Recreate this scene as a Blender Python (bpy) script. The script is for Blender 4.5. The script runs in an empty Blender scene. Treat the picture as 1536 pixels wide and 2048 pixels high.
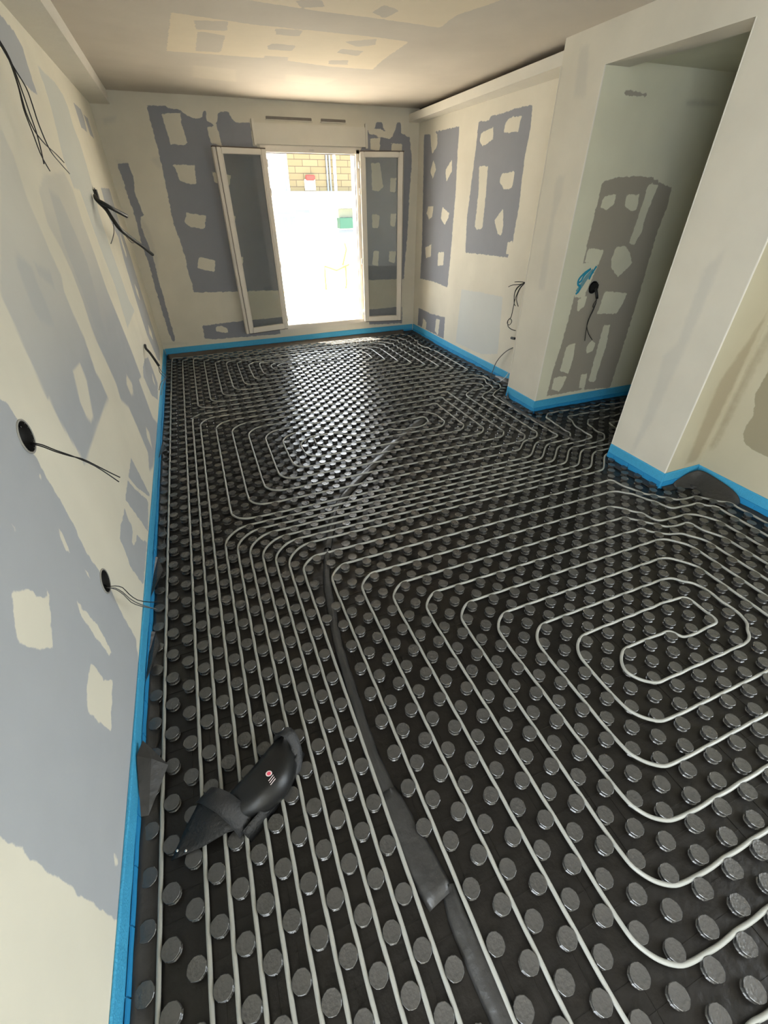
import bpy, bmesh, math, random
import numpy as np
from mathutils import Vector, Matrix
random.seed(7)
rng = np.random.default_rng(7)
C = bpy.context.scene.collection
sc = bpy.context.scene

# ------------------------------------------------------------------ camera
cam_d = bpy.data.cameras.new('camera')
cam = bpy.data.objects.new('camera', cam_d)
C.objects.link(cam)
YAW, PITCH, ROLL, FPX = 0.371086, 0.629808, -0.0082695, 856.2265
fw = Vector((math.sin(YAW) * math.cos(PITCH), math.cos(YAW) * math.cos(PITCH), -math.sin(PITCH)))
rt = Vector((math.cos(YAW), -math.sin(YAW), 0))
up = rt.cross(fw)
rt2 = rt * math.cos(ROLL) + up * math.sin(ROLL)
up2 = -rt * math.sin(ROLL) + up * math.cos(ROLL)
cam.matrix_world = Matrix(((rt2.x, up2.x, -fw.x, 0), (rt2.y, up2.y, -fw.y, 0), (rt2.z, up2.z, -fw.z, 1.65), (0, 0, 0, 1)))
cam_d.sensor_fit = 'HORIZONTAL'
cam_d.sensor_width = 36
cam_d.lens = FPX / 1536 * 36
cam_d.clip_start = 0.02
sc.camera = cam

# ------------------------------------------------------------------ light
sc.view_settings.view_transform = 'Standard'
sc.view_settings.look = 'None'
sc.view_settings.gamma = 1
sc.view_settings.use_curve_mapping = False
sc.view_settings.exposure = 3.02
sc.cycles.max_bounces = 14
sc.cycles.diffuse_bounces = 8
sc.cycles.sample_clamp_indirect = 12
w = bpy.data.worlds.new('sky'); sc.world = w; w.use_nodes = True
bg = w.node_tree.nodes['Background']
bg.inputs['Color'].default_value = (0.86, 0.94, 1.0, 1)
bg.inputs['Strength'].default_value = 1.6
sun_d = bpy.data.lights.new('sun', 'SUN'); sun_d.energy = 7; sun_d.angle = 0.01; sun_d.color = (1, 0.9, 0.74)
sun = bpy.data.objects.new('sun', sun_d); C.objects.link(sun)
sun.rotation_euler = Vector((0.30, -0.30, -1.0)).to_track_quat('-Z', 'Y').to_euler()
def portal(loc, rot, sx, sy):
    d = bpy.data.lights.new('daylight_portal', 'AREA'); d.shape = 'RECTANGLE'; d.size = sx; d.size_y = sy
    d.cycles.is_portal = True
    o = bpy.data.objects.new('daylight_portal', d); C.objects.link(o); o.location = loc; o.rotation_euler = rot

# ------------------------------------------------------------------ room measures (metres)
XL, XR, XP, YB, HC = -0.563, 2.972, 2.72, 6.346, 2.532
YR = -2.3                       # wall behind the camera
YPF, YPN = 3.499, 3.07          # first pier, far and near face
YQF, YQN = 2.132, 1.657         # second pier
HH, XS, XB = 2.333, 4.6, 3.05   # opening head, far side of the side room, bay wall
WX0, WX1, WZ0, WZ1 = 1.03, 2.185, 0.235, 2.14
portal((1.6, YB + 0.2, 1.19), (-math.pi / 2, 0, 0), WX1 - WX0, WZ1 - WZ0)
portal((XL - 0.15, -1.225, 1.225), (0, -math.pi / 2, 0), 2.2, 1.8)
portal((XB + 0.15, -1.3, 1.225), (0, math.pi / 2, 0), 2.2, 1.7)
PATCH = {
 'left': {
  'bare': [
   [(1.429,1.218),(1.46,1.2),(1.457,1.168),(1.467,1.129),(1.438,1.08),(1.454,1.019),(1.447,0.949),(1.456,0.875),(1.456,0.773),(1.437,0.654),(1.459,0.541),(1.458,0.519),(1.467,0.438),(1.45,0.307),(1.458,0.151),(1.448,0.162),(1.2,0.0),(0.52,0.0),(0.522,0.13),(0.523,0.285),(0.523,0.356),(0.529,0.413),(0.527,0.453),(0.528,0.52),(0.529,0.583),(0.534,0.626),(0.529,0.699),(0.52,1.4),(0.9,1.6)],
   [(3.4,2.354),(3.609,2.347),(3.699,2.305),(3.669,2.241),(3.649,2.17),(3.66,2.118),(3.462,2.121),(3.312,2.13),(3.25,2.17),(3.165,2.191),(3.171,2.314)],
   [(5.107,2.275),(5.46,2.279),(5.477,2.217),(5.4,2.13),(5.11,2.131),(5.108,2.204)],
   [(5.524,2.258),(5.769,2.256),(5.782,2.122),(5.56,2.13),(5.568,2.205)],
   [(5.133,1.75),(5.773,1.754),(5.719,1.474),(5.803,1.173),(5.78,0.854),(5.829,0.519),(5.862,0.233),(5.552,0.185),(5.366,0.249),(5.11,0.567),(5.106,0.801),(5.13,1.026),(5.157,1.211),(5.27,1.383),(5.051,1.536)],
   [(4.401,0.522),(4.648,0.466),(4.711,0.307),(4.734,0.187),(4.367,0.152),(4.091,0.296),(3.994,0.485),(4.127,0.521)],
   [(2.563,0.462),(2.588,0.372),(2.638,0.197),(2.668,0.136),(2.599,0.17),(2.412,0.356),(2.342,0.456)],
   [(2.304,0.456),(2.384,0.351),(2.555,0.164),(2.282,0.124),(2.184,0.328),(2.124,0.446)],
   [(2.054,0.437),(2.037,0.378),(2.066,0.27),(2.17,0.127),(1.826,0.126),(1.772,0.288),(1.802,0.382),(1.8,0.437),(1.892,0.447)],
  ],
  'veil': [
   [(1.78,1.1),(1.772,1.035),(1.779,0.984),(1.792,0.932),(1.812,0.859),(1.808,0.815),(1.858,0.81),(1.995,0.817),(2.183,0.821),(2.583,0.808),(2.57,0.91),(2.541,0.958),(2.586,1.112),(2.561,1.231),(2.562,1.327),(2.619,1.375),(2.59,1.485),(2.582,1.585),(2.564,1.663),(2.622,1.803),(2.593,1.889),(1.793,1.428),(1.787,1.364),(1.777,1.28),(1.766,1.176),(1.759,1.098)],
   [(2.822,1.041),(2.862,0.926),(2.902,0.783),(2.862,0.7),(3.0,0.599),(3.034,0.459),(3.072,0.238),(2.893,0.189),(3.073,0.128),(3.962,0.065),(3.754,0.224),(3.725,0.544),(3.881,0.52),(3.84,0.742),(3.771,0.958),(3.696,1.168),(3.702,1.38),(3.68,1.564),(3.722,1.712),(3.629,1.795),(3.031,1.753),(2.828,1.697),(2.748,1.571),(2.827,1.468),(2.865,1.357),(2.864,1.247),(2.822,1.116)],
  ],
  'dab': [
   [(2.18,1.073),(2.33,1.064),(2.325,0.988),(2.184,0.86),(2.122,0.863),(2.088,0.899),(2.097,0.972)],
   [(3.31,0.712),(3.396,0.622),(3.304,0.58),(3.212,0.604),(3.2,0.686)],
   [(3.328,0.325),(3.381,0.257),(3.269,0.178),(3.234,0.286)],
   [(4.515,2.166),(4.611,2.154),(4.581,2.03),(4.492,1.899),(4.453,1.922),(4.447,2.048)],
   [(4.495,1.842),(4.54,1.758),(4.563,1.703),(4.442,1.742)],
   [(4.523,1.4),(4.592,1.326),(4.53,1.259),(4.421,1.323)],
   [(4.596,1.085),(4.614,0.995),(4.525,0.92),(4.433,0.98)],
   [(5.403,1.723),(5.444,1.544),(5.404,1.588)],
   [(5.505,1.417),(5.515,1.237),(5.395,1.208),(5.4,1.33)],
   [(5.408,0.99),(5.522,0.912),(5.441,0.829),(5.329,0.909)],
   [(5.489,0.587),(5.58,0.487),(5.506,0.42),(5.334,0.529)],
   [(4.591,0.343),(4.52,0.235),(4.455,0.31)],
   [(0.987,0.907),(1.053,0.845),(1.044,0.832),(1.066,0.796),(1.1,0.773),(0.982,0.698),(0.948,0.729),(0.887,0.833),(0.934,0.873)],
   [(1.084,0.488),(1.096,0.427),(1.089,0.391),(1.135,0.324),(0.965,0.292),(0.946,0.377),(0.934,0.456),(0.986,0.483),(1.048,0.49)],
   [(1.348,0.828),(1.351,0.812),(1.332,0.742),(1.319,0.774)],
   [(1.223,0.684),(1.212,0.617),(1.22,0.499),(1.225,0.382),(1.227,0.351),(1.193,0.433),(1.187,0.595)],
   [(1.21,0.637),(1.24,0.493),(1.228,0.361),(1.205,0.373),(1.195,0.46),(1.204,0.596)],
   [(1.104,0.805),(1.101,0.748),(1.096,0.766)],
   [(1.143,0.994),(1.157,0.956),(1.126,0.957),(1.123,0.961),(1.15,0.961)],
   [(2.093,0.375),(2.16,0.2),(2.129,0.167),(2.058,0.268),(1.994,0.272),(1.909,0.303),(2.02,0.319)],
   [(0.664,0.18),(0.649,0.145),(0.633,0.149),(0.637,0.17)],
   [(1.342,0.831),(1.341,0.791),(1.328,0.745),(1.322,0.759),(1.328,0.801)],
   [(1.021,0.983),(1.038,0.972),(1.018,0.971),(1.006,0.974)],
   [(1.358,0.653),(1.368,0.628),(1.368,0.595),(1.357,0.606)],
   [(1.426,0.994),(1.424,0.975),(1.409,0.971),(1.409,0.984)],
  ],
  'skim': [
   [(2.122,1.504),(2.164,1.487),(2.227,1.451),(2.21,1.407),(2.214,1.335),(2.192,1.247),(2.14,1.261),(2.049,1.3),(2.029,1.35),(2.049,1.409),(2.056,1.469)],
   [(2.282,1.461),(2.457,1.411),(2.426,1.354),(2.278,1.423)],
   [(1.425,0.99),(1.417,0.95),(1.44,0.867),(1.438,0.766),(1.409,0.625),(1.381,0.633),(1.388,0.745),(1.399,0.849),(1.389,0.921),(1.402,0.943)],
   [(3.044,1.7),(3.233,1.675),(3.301,1.537),(3.352,1.373),(3.278,1.214),(3.166,1.109),(3.151,0.963),(2.927,1.077),(2.925,1.153),(2.935,1.274),(2.914,1.481)],
  ],
  'skim2': [
   [(3.992,2.291),(4.178,2.284),(4.454,2.291),(4.642,2.257),(4.707,2.195),(4.656,2.099),(4.726,2.011),(4.697,1.878),(4.642,1.774),(4.588,1.647),(4.522,1.603),(4.517,1.513),(4.524,1.377),(4.581,1.147),(4.615,0.968),(4.746,0.854),(4.028,0.858),(4.11,1.141),(4.028,1.354),(3.987,1.556),(3.98,1.716),(3.788,1.723),(3.773,1.858),(3.878,1.995),(3.954,2.104),(3.987,2.192),(3.977,2.256)],
  ],
 },
 'back': {
  'bare': [
   [(-0.053,2.441),(-0.025,2.435),(0.121,2.439),(0.14,2.42),(0.262,2.416),(0.281,2.392),(0.312,2.368),(0.396,2.349),(0.458,2.364),(0.483,2.414),(0.502,2.415),(0.498,2.345),(0.532,2.32),(0.569,2.311),(0.599,2.328),(0.62,2.39),(0.631,2.41),(0.738,2.419),(0.754,2.369),(0.801,2.335),(0.945,2.34),(0.944,2.147),(1.112,2.128),(1.064,0.697),(0.472,0.719),(-0.037,0.737),(-0.029,0.83),(-0.045,0.997),(-0.032,1.104),(-0.051,1.3),(-0.069,1.438),(-0.07,1.558),(-0.06,1.71),(-0.049,1.934),(-0.047,2.072),(-0.051,2.226),(-0.055,2.355)],
   [(-0.478,1.976),(-0.366,1.983),(-0.359,1.833),(-0.384,1.734),(-0.358,1.527),(-0.401,1.516),(-0.418,1.421),(-0.391,1.222),(-0.385,1.106),(-0.391,0.795),(-0.392,0.535),(-0.393,0.26),(-0.392,0.204),(-0.427,0.192),(-0.448,0.281),(-0.45,0.54),(-0.454,0.827),(-0.445,1.043),(-0.462,1.299),(-0.45,1.505),(-0.46,1.712),(-0.469,1.876)],
   [(-0.025,0.352),(0.45,0.366),(1.07,0.372),(1.039,0.156),(0.079,0.174),(-0.039,0.193)],
   [(2.275,2.319),(2.378,2.309),(2.408,2.389),(2.484,2.399),(2.503,2.339),(2.59,2.261),(2.629,2.289),(2.686,2.399),(2.725,2.4),(2.737,2.306),(2.848,2.268),(2.885,2.055),(2.864,1.754),(2.845,1.264),(2.801,0.733),(2.501,0.74),(2.188,0.748),(2.211,2.142)],
   [(2.243,0.37),(2.785,0.37),(2.79,0.14),(2.26,0.165)],
  ],
  'dab': [
   [(0.065,2.374),(0.249,2.391),(0.239,2.306),(0.259,2.163),(0.226,2.136),(0.086,2.138),(0.079,2.25)],
   [(0.033,1.973),(0.282,1.97),(0.261,1.808),(0.205,1.802),(0.095,1.841),(0.081,1.935),(0.074,1.957)],
   [(0.092,1.55),(0.192,1.531),(0.294,1.517),(0.248,1.387),(0.08,1.422),(0.048,1.46)],
   [(0.116,1.112),(0.299,1.07),(0.256,0.948),(0.073,0.998)],
   [(0.484,2.283),(0.588,2.307),(0.61,2.139),(0.5,2.158)],
   [(0.451,1.917),(0.652,1.884),(0.612,1.791),(0.458,1.825)],
   [(0.534,1.526),(0.626,1.512),(0.588,1.398),(0.524,1.413)],
   [(0.581,1.1),(0.633,1.091),(0.593,0.967),(0.562,0.968)],
   [(0.129,0.322),(0.196,0.332),(0.27,0.294),(0.266,0.237),(0.124,0.267)],
   [(2.329,2.247),(2.463,2.251),(2.452,2.133),(2.336,2.145)],
   [(2.303,2.32),(2.455,2.338),(2.629,2.276),(2.59,2.247),(2.321,2.287)],
   [(2.6,2.206),(2.749,2.202),(2.75,2.132),(2.61,2.129)],
   [(2.342,2.018),(2.451,2.02),(2.498,1.785),(2.426,1.739),(2.346,1.754)],
   [(2.59,1.875),(2.672,1.876),(2.664,1.723),(2.591,1.739)],
   [(2.34,1.506),(2.443,1.489),(2.42,1.342),(2.336,1.361)],
   [(2.602,1.502),(2.677,1.501),(2.667,1.353),(2.591,1.372)],
   [(2.351,1.098),(2.427,1.087),(2.413,0.91),(2.326,0.932)],
   [(2.581,1.081),(2.681,1.078),(2.66,0.935),(2.57,0.957)],
  ],
  'skim': [
   [(-0.401,1.516),(-0.345,1.419),(-0.336,1.13),(-0.388,0.906),(-0.391,1.222),(-0.418,1.421)],
   [(-0.493,2.324),(-0.36,2.343),(-0.388,2.295),(-0.485,2.282)],
   [(-0.138,2.018),(-0.029,2.046),(-0.046,1.945),(-0.097,1.944)],
   [(-0.484,2.013),(-0.369,1.994),(-0.377,1.967),(-0.475,1.966)],
   [(-0.56,0.184),(-0.397,0.189),(-0.247,0.162),(-0.259,0.147),(-0.557,0.168)],
  ],
 },
 'recess': {
  'bare': [
   [(6.203,2.286),(6.031,2.271),(5.854,2.282),(5.343,2.275),(5.345,2.075),(5.321,1.721),(5.33,1.361),(5.327,1.26),(5.34,0.967),(5.352,0.747),(5.726,0.765),(6.157,0.751),(6.14,1.185),(6.175,1.861)],
   [(4.964,2.27),(4.779,2.26),(4.742,2.288),(4.533,2.286),(4.324,2.294),(4.119,2.289),(4.098,2.139),(4.123,1.93),(4.102,1.609),(4.118,1.318),(4.163,1.175),(4.507,1.169),(4.994,1.155),(5.022,1.491),(4.984,1.928),(4.968,2.079)],
   [(6.17,0.37),(5.788,0.362),(5.362,0.393),(5.355,0.123),(6.183,0.132)],
  ],
  'dab': [
   [(6.031,2.276),(5.85,2.26),(5.835,2.153),(5.957,2.087),(6.002,2.177)],
   [(5.916,2.032),(5.838,1.946),(5.908,1.847),(5.987,1.929)],
   [(5.461,2.012),(5.443,1.906),(5.562,1.813),(5.596,1.924)],
   [(5.997,1.583),(5.855,1.583),(5.876,1.473),(5.962,1.444),(6.043,1.509)],
   [(5.619,1.579),(5.435,1.519),(5.458,1.469),(5.535,1.398),(5.641,1.465)],
   [(6.037,1.133),(5.863,1.181),(5.856,1.046),(6.004,1.012)],
   [(5.659,1.104),(5.504,1.123),(5.501,0.979),(5.655,0.956)],
   [(4.896,2.179),(4.689,2.206),(4.665,2.112),(4.848,2.075),(4.911,2.123)],
   [(4.423,2.244),(4.251,2.233),(4.276,2.131),(4.494,2.143),(4.493,2.212)],
   [(4.872,1.923),(4.704,1.915),(4.689,1.712),(4.687,1.399),(4.785,1.384),(4.842,1.404),(4.836,1.714)],
   [(4.455,1.845),(4.243,1.856),(4.248,1.734),(4.379,1.722),(4.471,1.788)],
   [(4.359,1.573),(4.319,1.466),(4.313,1.36),(4.39,1.357),(4.477,1.472)],
   [(4.198,1.303),(4.128,1.317),(4.127,1.2),(4.204,1.205)],
   [(6.001,0.264),(5.892,0.225),(5.901,0.12),(6.031,0.145)],
   [(5.609,0.331),(5.498,0.336),(5.524,0.134),(5.624,0.162)],
  ],
  'skim2': [
   [(5.005,0.774),(4.571,0.802),(4.154,0.82),(4.134,0.613),(4.098,0.25),(4.421,0.166),(5.028,0.151),(5.019,0.444)],
  ],
 },
 'pier': {
  'skim': [
   [(3.343,1.778),(3.249,1.79),(3.243,1.653),(3.274,1.534),(3.263,1.367),(3.231,1.035),(3.311,1.024),(3.326,1.275),(3.316,1.525)],
   [(3.339,2.463),(3.256,2.453),(3.194,2.198),(3.31,2.22)],
   [(1.899,0.935),(1.862,0.988),(1.86,0.791),(1.878,0.62),(1.88,0.489),(1.951,0.461),(1.956,0.663),(1.977,0.823)],
   [(1.922,1.322),(1.847,1.418),(1.846,1.073),(1.863,0.737),(1.882,0.418),(1.938,0.126),(1.954,0.118),(1.945,0.483),(1.913,0.916)],
  ],
 },
 'niche': {
  'bare': [
   [(2.918,1.746),(3.063,1.773),(3.182,1.781),(3.387,1.775),(3.447,1.756),(3.624,1.71),(3.639,1.589),(3.614,1.419),(3.624,1.164),(3.631,0.927),(3.631,0.616),(3.629,0.36),(3.627,0.122),(3.252,0.149),(2.847,0.145),(2.854,0.383),(2.882,0.581),(2.896,0.81),(2.904,0.996),(2.907,1.225),(2.914,1.462),(2.919,1.65)],
   [(2.919,2.222),(3.005,2.234),(3.039,2.225),(3.136,2.218),(3.112,2.203),(2.937,2.203)],
  ],
  'dab': [
   [(2.984,1.668),(3.074,1.672),(3.08,1.61),(3.02,1.575),(2.957,1.596),(2.958,1.642)],
   [(3.182,1.668),(3.307,1.671),(3.323,1.608),(3.315,1.568),(3.276,1.568),(3.191,1.601)],
   [(3.364,1.74),(3.476,1.725),(3.456,1.631),(3.438,1.5),(3.443,1.432),(3.404,1.338),(3.343,1.353),(3.358,1.502),(3.37,1.647)],
   [(2.932,1.336),(3.094,1.314),(3.078,1.217),(2.927,1.242)],
   [(3.217,1.335),(3.31,1.337),(3.39,1.276),(3.44,1.21),(3.386,1.157),(3.321,1.113),(3.224,1.183),(3.199,1.248)],
   [(3.222,1.014),(3.484,0.978),(3.467,0.898),(3.427,0.818),(3.204,0.836)],
   [(2.951,0.974),(3.04,0.987),(3.04,0.909),(2.972,0.869)],
   [(2.947,0.596),(3.042,0.608),(3.06,0.461),(3.041,0.336),(2.936,0.372)],
   [(2.886,0.32),(3.033,0.313),(3.017,0.219),(2.986,0.174),(2.89,0.2)],
   [(3.314,0.733),(3.39,0.726),(3.415,0.547),(3.402,0.339),(3.404,0.203),(3.318,0.227),(3.316,0.49)],
   [(3.213,0.613),(3.274,0.584),(3.276,0.517),(3.21,0.496),(3.177,0.55)],
   [(3.2,0.304),(3.275,0.306),(3.296,0.155),(3.219,0.179)],
   [(2.877,1.082),(2.894,1.226),(3.078,1.217),(3.017,1.017),(3.03,0.978),(2.921,0.985)],
  ],
  'skim': [
   [(3.504,2.2),(3.645,2.212),(3.813,2.208),(3.826,2.187),(3.528,2.177)],
  ],
 },
 'side': {
  'skim': [
   [(2.989,1.087),(3.001,1.173),(3.005,0.984),(3.015,0.63),(3.003,0.152),(2.904,0.148),(2.855,0.732)],
  ],
 },
 'bay': {
  'bare': [
   [(1.436,0.96),(1.536,0.82),(1.536,0.666),(1.49,0.554),(1.498,0.443),(1.451,0.366),(1.303,0.354),(1.072,0.354),(1.11,0.789)],
  ],
  'skim': [
   [(1.649,0.811),(1.631,1.008),(1.601,1.093),(1.605,0.616),(1.605,0.264),(1.642,0.246)],
  ],
 },
 'ceil': {
  'bare': [
   [(0.219,3.881),(0.699,3.937),(1.088,3.924),(1.489,3.918),(1.747,3.936),(1.748,4.403),(1.776,4.753),(1.407,4.774),(0.942,4.688),(0.182,4.734)],
   [(0.611,3.537),(0.696,3.545),(0.998,3.572),(1.379,3.572),(1.811,3.599),(1.792,3.366),(1.911,3.064),(1.477,2.96),(0.609,3.278)],
  ],
  'dab': [
   [(0.348,3.974),(0.542,3.933),(0.549,4.118),(0.363,4.152)],
   [(0.373,4.181),(0.548,4.22),(0.551,4.646),(0.38,4.664)],
   [(0.828,3.966),(1.001,3.942),(1.011,4.075),(0.859,4.088)],
   [(0.845,4.375),(0.873,4.287),(1.036,4.291),(1.032,4.432),(0.868,4.449)],
   [(0.862,4.624),(1.045,4.605),(1.06,4.743),(0.882,4.757)],
   [(1.326,4.087),(1.511,3.946),(1.552,4.083),(1.446,4.177)],
   [(1.351,4.362),(1.356,4.258),(1.521,4.258),(1.534,4.404)],
   [(1.356,4.59),(1.499,4.539),(1.535,4.677),(1.386,4.698)],
   [(0.847,3.451),(0.989,3.4),(1.024,3.495),(0.904,3.554)],
   [(1.308,3.486),(1.331,3.348),(1.45,3.408),(1.414,3.559)],
   [(1.818,3.413),(1.997,3.32),(2.039,3.454),(1.892,3.506)],
  ],
  'skim': [
   [(1.127,5.153),(1.604,5.172),(1.54,5.465),(1.178,5.412)],
   [(0.372,5.086),(0.711,5.127),(0.76,5.597),(0.385,5.533)],
  ],
 },
}
WIRE = {
 'hang': [[(-0.563,3.066,2.259),(-0.533,3.012,2.198),(-0.513,2.969,2.139),(-0.503,2.922,2.054),(-0.503,2.91,1.962),(-0.503,2.906,1.906),(-0.503,2.863,1.839),(-0.503,2.817,1.789)],[(-0.563,3.066,2.259),(-0.523,2.956,2.176),(-0.503,2.93,2.108),(-0.493,2.976,2.055),(-0.483,2.92,1.993),(-0.483,2.905,1.927),(-0.483,2.953,1.846),(-0.483,3.111,1.804),(-0.483,3.263,1.773)],[(-0.563,3.066,2.259),(-0.533,2.99,2.185),(-0.523,3.021,2.137),(-0.513,2.939,2.049),(-0.513,2.894,1.965),(-0.513,2.916,1.924),(-0.503,2.89,1.898),(-0.493,2.945,1.866),(-0.493,3.134,1.843),(-0.483,3.212,1.815)],[(-0.563,3.066,2.259),(-0.533,2.977,2.185),(-0.523,2.998,2.14),(-0.523,2.987,2.06),(-0.523,2.927,1.976),(-0.513,2.877,1.903),(-0.513,2.878,1.831),(-0.513,2.907,1.798),(-0.513,2.95,1.77)]],
 'stub': [[(-0.545,4.461,1.688),(-0.533,4.4,1.664),(-0.503,4.397,1.646),(-0.473,4.367,1.628),(-0.433,4.439,1.599),(-0.383,4.564,1.561)],[(-0.545,4.461,1.688),(-0.533,4.437,1.658),(-0.493,4.402,1.609),(-0.463,4.33,1.549),(-0.433,4.323,1.487),(-0.403,4.624,1.412),(-0.363,4.994,1.327),(-0.323,5.382,1.232)]],
 'stubthin': [[(-0.533,4.437,1.658),(-0.503,4.472,1.603),(-0.493,4.558,1.537),(-0.493,4.484,1.475),(-0.493,4.28,1.437),(-0.493,4.064,1.412)],[(-0.523,4.437,1.649),(-0.483,4.435,1.59),(-0.453,4.418,1.493),(-0.453,4.758,1.428),(-0.453,5.086,1.358),(-0.453,5.345,1.335)]],
 'low': [[(-0.549,4.596,0.59),(-0.543,4.537,0.573),(-0.513,4.456,0.551),(-0.483,4.386,0.505),(-0.463,4.357,0.458)]],
 'lowthin': [[(-0.543,4.537,0.573),(-0.493,4.528,0.458),(-0.473,4.485,0.376),(-0.443,4.473,0.329),(-0.463,4.211,0.332),(-0.483,4.033,0.305)],[(-0.543,4.537,0.573),(-0.493,4.556,0.432),(-0.463,4.279,0.422),(-0.443,4.34,0.352),(-0.463,4.126,0.382),(-0.483,4.009,0.357)]],
 'boxw': [[(-0.593,1.535,1.043),(-0.553,1.456,1.072),(-0.513,1.401,1.084),(-0.473,1.353,1.083),(-0.433,1.318,1.076),(-0.403,1.296,1.065),(-0.383,1.305,1.037),(-0.363,1.309,1.004),(-0.343,1.308,0.972)],[(-0.593,1.528,1.039),(-0.553,1.451,1.07),(-0.513,1.396,1.081),(-0.473,1.348,1.081),(-0.433,1.315,1.075),(-0.403,1.3,1.067),(-0.373,1.274,1.055),(-0.343,1.257,1.034),(-0.323,1.259,1.011)]],
 'box2w': [[(-0.593,1.509,0.445),(-0.553,1.434,0.488),(-0.533,1.438,0.479),(-0.513,1.439,0.462),(-0.493,1.409,0.448),(-0.473,1.4,0.416),(-0.443,1.419,0.372),(-0.423,1.496,0.289)],[(-0.593,1.504,0.444),(-0.553,1.428,0.486),(-0.533,1.43,0.476),(-0.513,1.419,0.457),(-0.493,1.392,0.444),(-0.483,1.415,0.387),(-0.463,1.447,0.322),(-0.443,1.462,0.283)],[(-0.593,1.504,0.444),(-0.553,1.43,0.486),(-0.533,1.431,0.467),(-0.513,1.419,0.441),(-0.503,1.419,0.397),(-0.483,1.425,0.361),(-0.463,1.453,0.311),(-0.453,1.483,0.271)]],
 'rec': [[(2.972,3.83,0.997),(2.932,3.827,1.003),(2.912,3.86,1.002),(2.902,3.895,0.996)],[(2.972,3.829,0.994),(2.932,3.841,0.981),(2.912,3.932,0.965),(2.902,3.986,0.942)],[(2.972,3.828,0.992),(2.932,3.855,0.963),(2.922,3.895,0.897),(2.922,3.879,0.807),(2.922,3.853,0.789)],[(2.972,3.828,0.992),(2.932,3.841,0.948),(2.922,3.872,0.855),(2.922,3.883,0.76),(2.922,3.895,0.675),(2.922,3.931,0.646),(2.922,3.944,0.611),(2.922,3.906,0.597),(2.922,3.872,0.631),(2.922,3.883,0.655),(2.922,3.912,0.656),(2.922,3.938,0.63),(2.922,3.921,0.584),(2.922,3.854,0.567),(2.942,3.811,0.563)],[(2.972,3.828,0.992),(2.942,3.842,0.953),(2.932,3.858,0.901),(2.932,3.866,0.843),(2.932,3.82,0.788)],[(2.972,3.839,0.996),(2.922,3.877,0.944),(2.912,3.885,0.876),(2.912,3.868,0.833)]],
 'connector': [[(2.952,3.875,0.476),(2.952,3.815,0.483)]],
 'white': [[(2.972,3.847,0.383),(2.952,3.925,0.327),(2.942,4.013,0.237),(2.932,4.059,0.152),(2.912,4.06,0.078),(2.902,4.073,0.018),(2.882,4.045,-0.039)],[(2.772,4.043,0.053),(2.822,4.009,0.019),(2.872,3.976,-0.011),(2.922,3.91,-0.039)],[(2.832,4.015,-0.023),(2.852,3.973,-0.036),(2.882,3.937,-0.024),(2.912,3.88,0.029),(2.932,3.842,0.076),(2.962,3.836,0.125)]],
 'nc': [[(3.123,3.09,1.056),(3.079,3.03,1.038),(3.08,3.01,1.003),(3.094,3.01,0.975)]],
 'ncthin': [[(3.091,3.01,0.983),(3.089,3.01,0.959),(3.072,3.01,0.931),(3.073,3.01,0.909),(3.091,3.01,0.915),(3.097,3.01,0.944),(3.088,3.01,0.886),(3.068,3.01,0.828),(3.071,3.02,0.764),(3.079,3.02,0.701),(3.091,3.02,0.634)],[(3.091,3.01,0.983),(3.094,3.01,0.944),(3.078,3.01,0.877),(3.06,3.01,0.818),(3.072,3.02,0.754),(3.115,3.02,0.687),(3.173,3.02,0.634)]],
 'mark': [[(3.007,3.067,1.189),(2.952,3.067,1.161),(2.908,3.067,1.118),(2.911,3.067,1.081),(2.938,3.067,1.065),(2.936,3.067,1.032),(2.91,3.067,1.01)],[(3.06,3.067,1.205),(3.031,3.067,1.157),(3.014,3.067,1.112)],[(3.007,3.067,1.189),(2.956,3.067,1.147),(2.937,3.067,1.107),(2.916,3.067,1.094)]],
 'markw': [[(3.039,3.068,1.174),(2.989,3.068,1.131),(2.954,3.068,1.078),(2.92,3.068,1.024)]],
 'strip1': [[(1.708,3.343,0.012),(1.486,3.167,0.012),(1.262,2.977,0.012),(1.086,2.814,0.012),(0.897,2.639,0.012),(0.727,2.482,0.012),(0.596,2.332,0.012),(0.504,2.185,0.012),(0.432,2.021,0.012),(0.379,1.889,0.014)]],
 'strip2': [[(0.374,1.87,0.012),(0.335,1.749,0.012),(0.299,1.599,0.012),(0.274,1.425,0.012),(0.248,1.243,0.012),(0.238,1.079,0.012),(0.231,0.935,0.012),(0.224,0.806,0.012),(0.222,0.681,0.012),(0.233,0.552,0.012)]],
 'strip3': [[(0.236,0.58,0.012),(0.24,0.454,0.012),(0.253,0.352,0.012),(0.272,0.258,0.012)]],
 'strip4': [[(0.306,0.281,0.012),(0.296,0.214,0.012),(0.301,0.127,0.012),(0.307,0.052,0.012),(0.312,-0.016,0.012),(0.316,-0.089,0.012)]],
 'pad': [[(-0.031,0.819,0.14),(-0.046,0.791,0.1),(-0.083,0.763,0.04),(-0.103,0.861,0.08),(-0.236,0.732,0.06),(-0.19,0.644,0.02),(-0.327,0.748,0.07),(-0.353,0.728,0.03),(-0.422,0.711,0.03),(-0.437,0.661,0.03),(-0.408,0.649,0.03),(-0.367,0.65,0.02),(-0.251,0.661,0.02)]],
}
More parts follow.
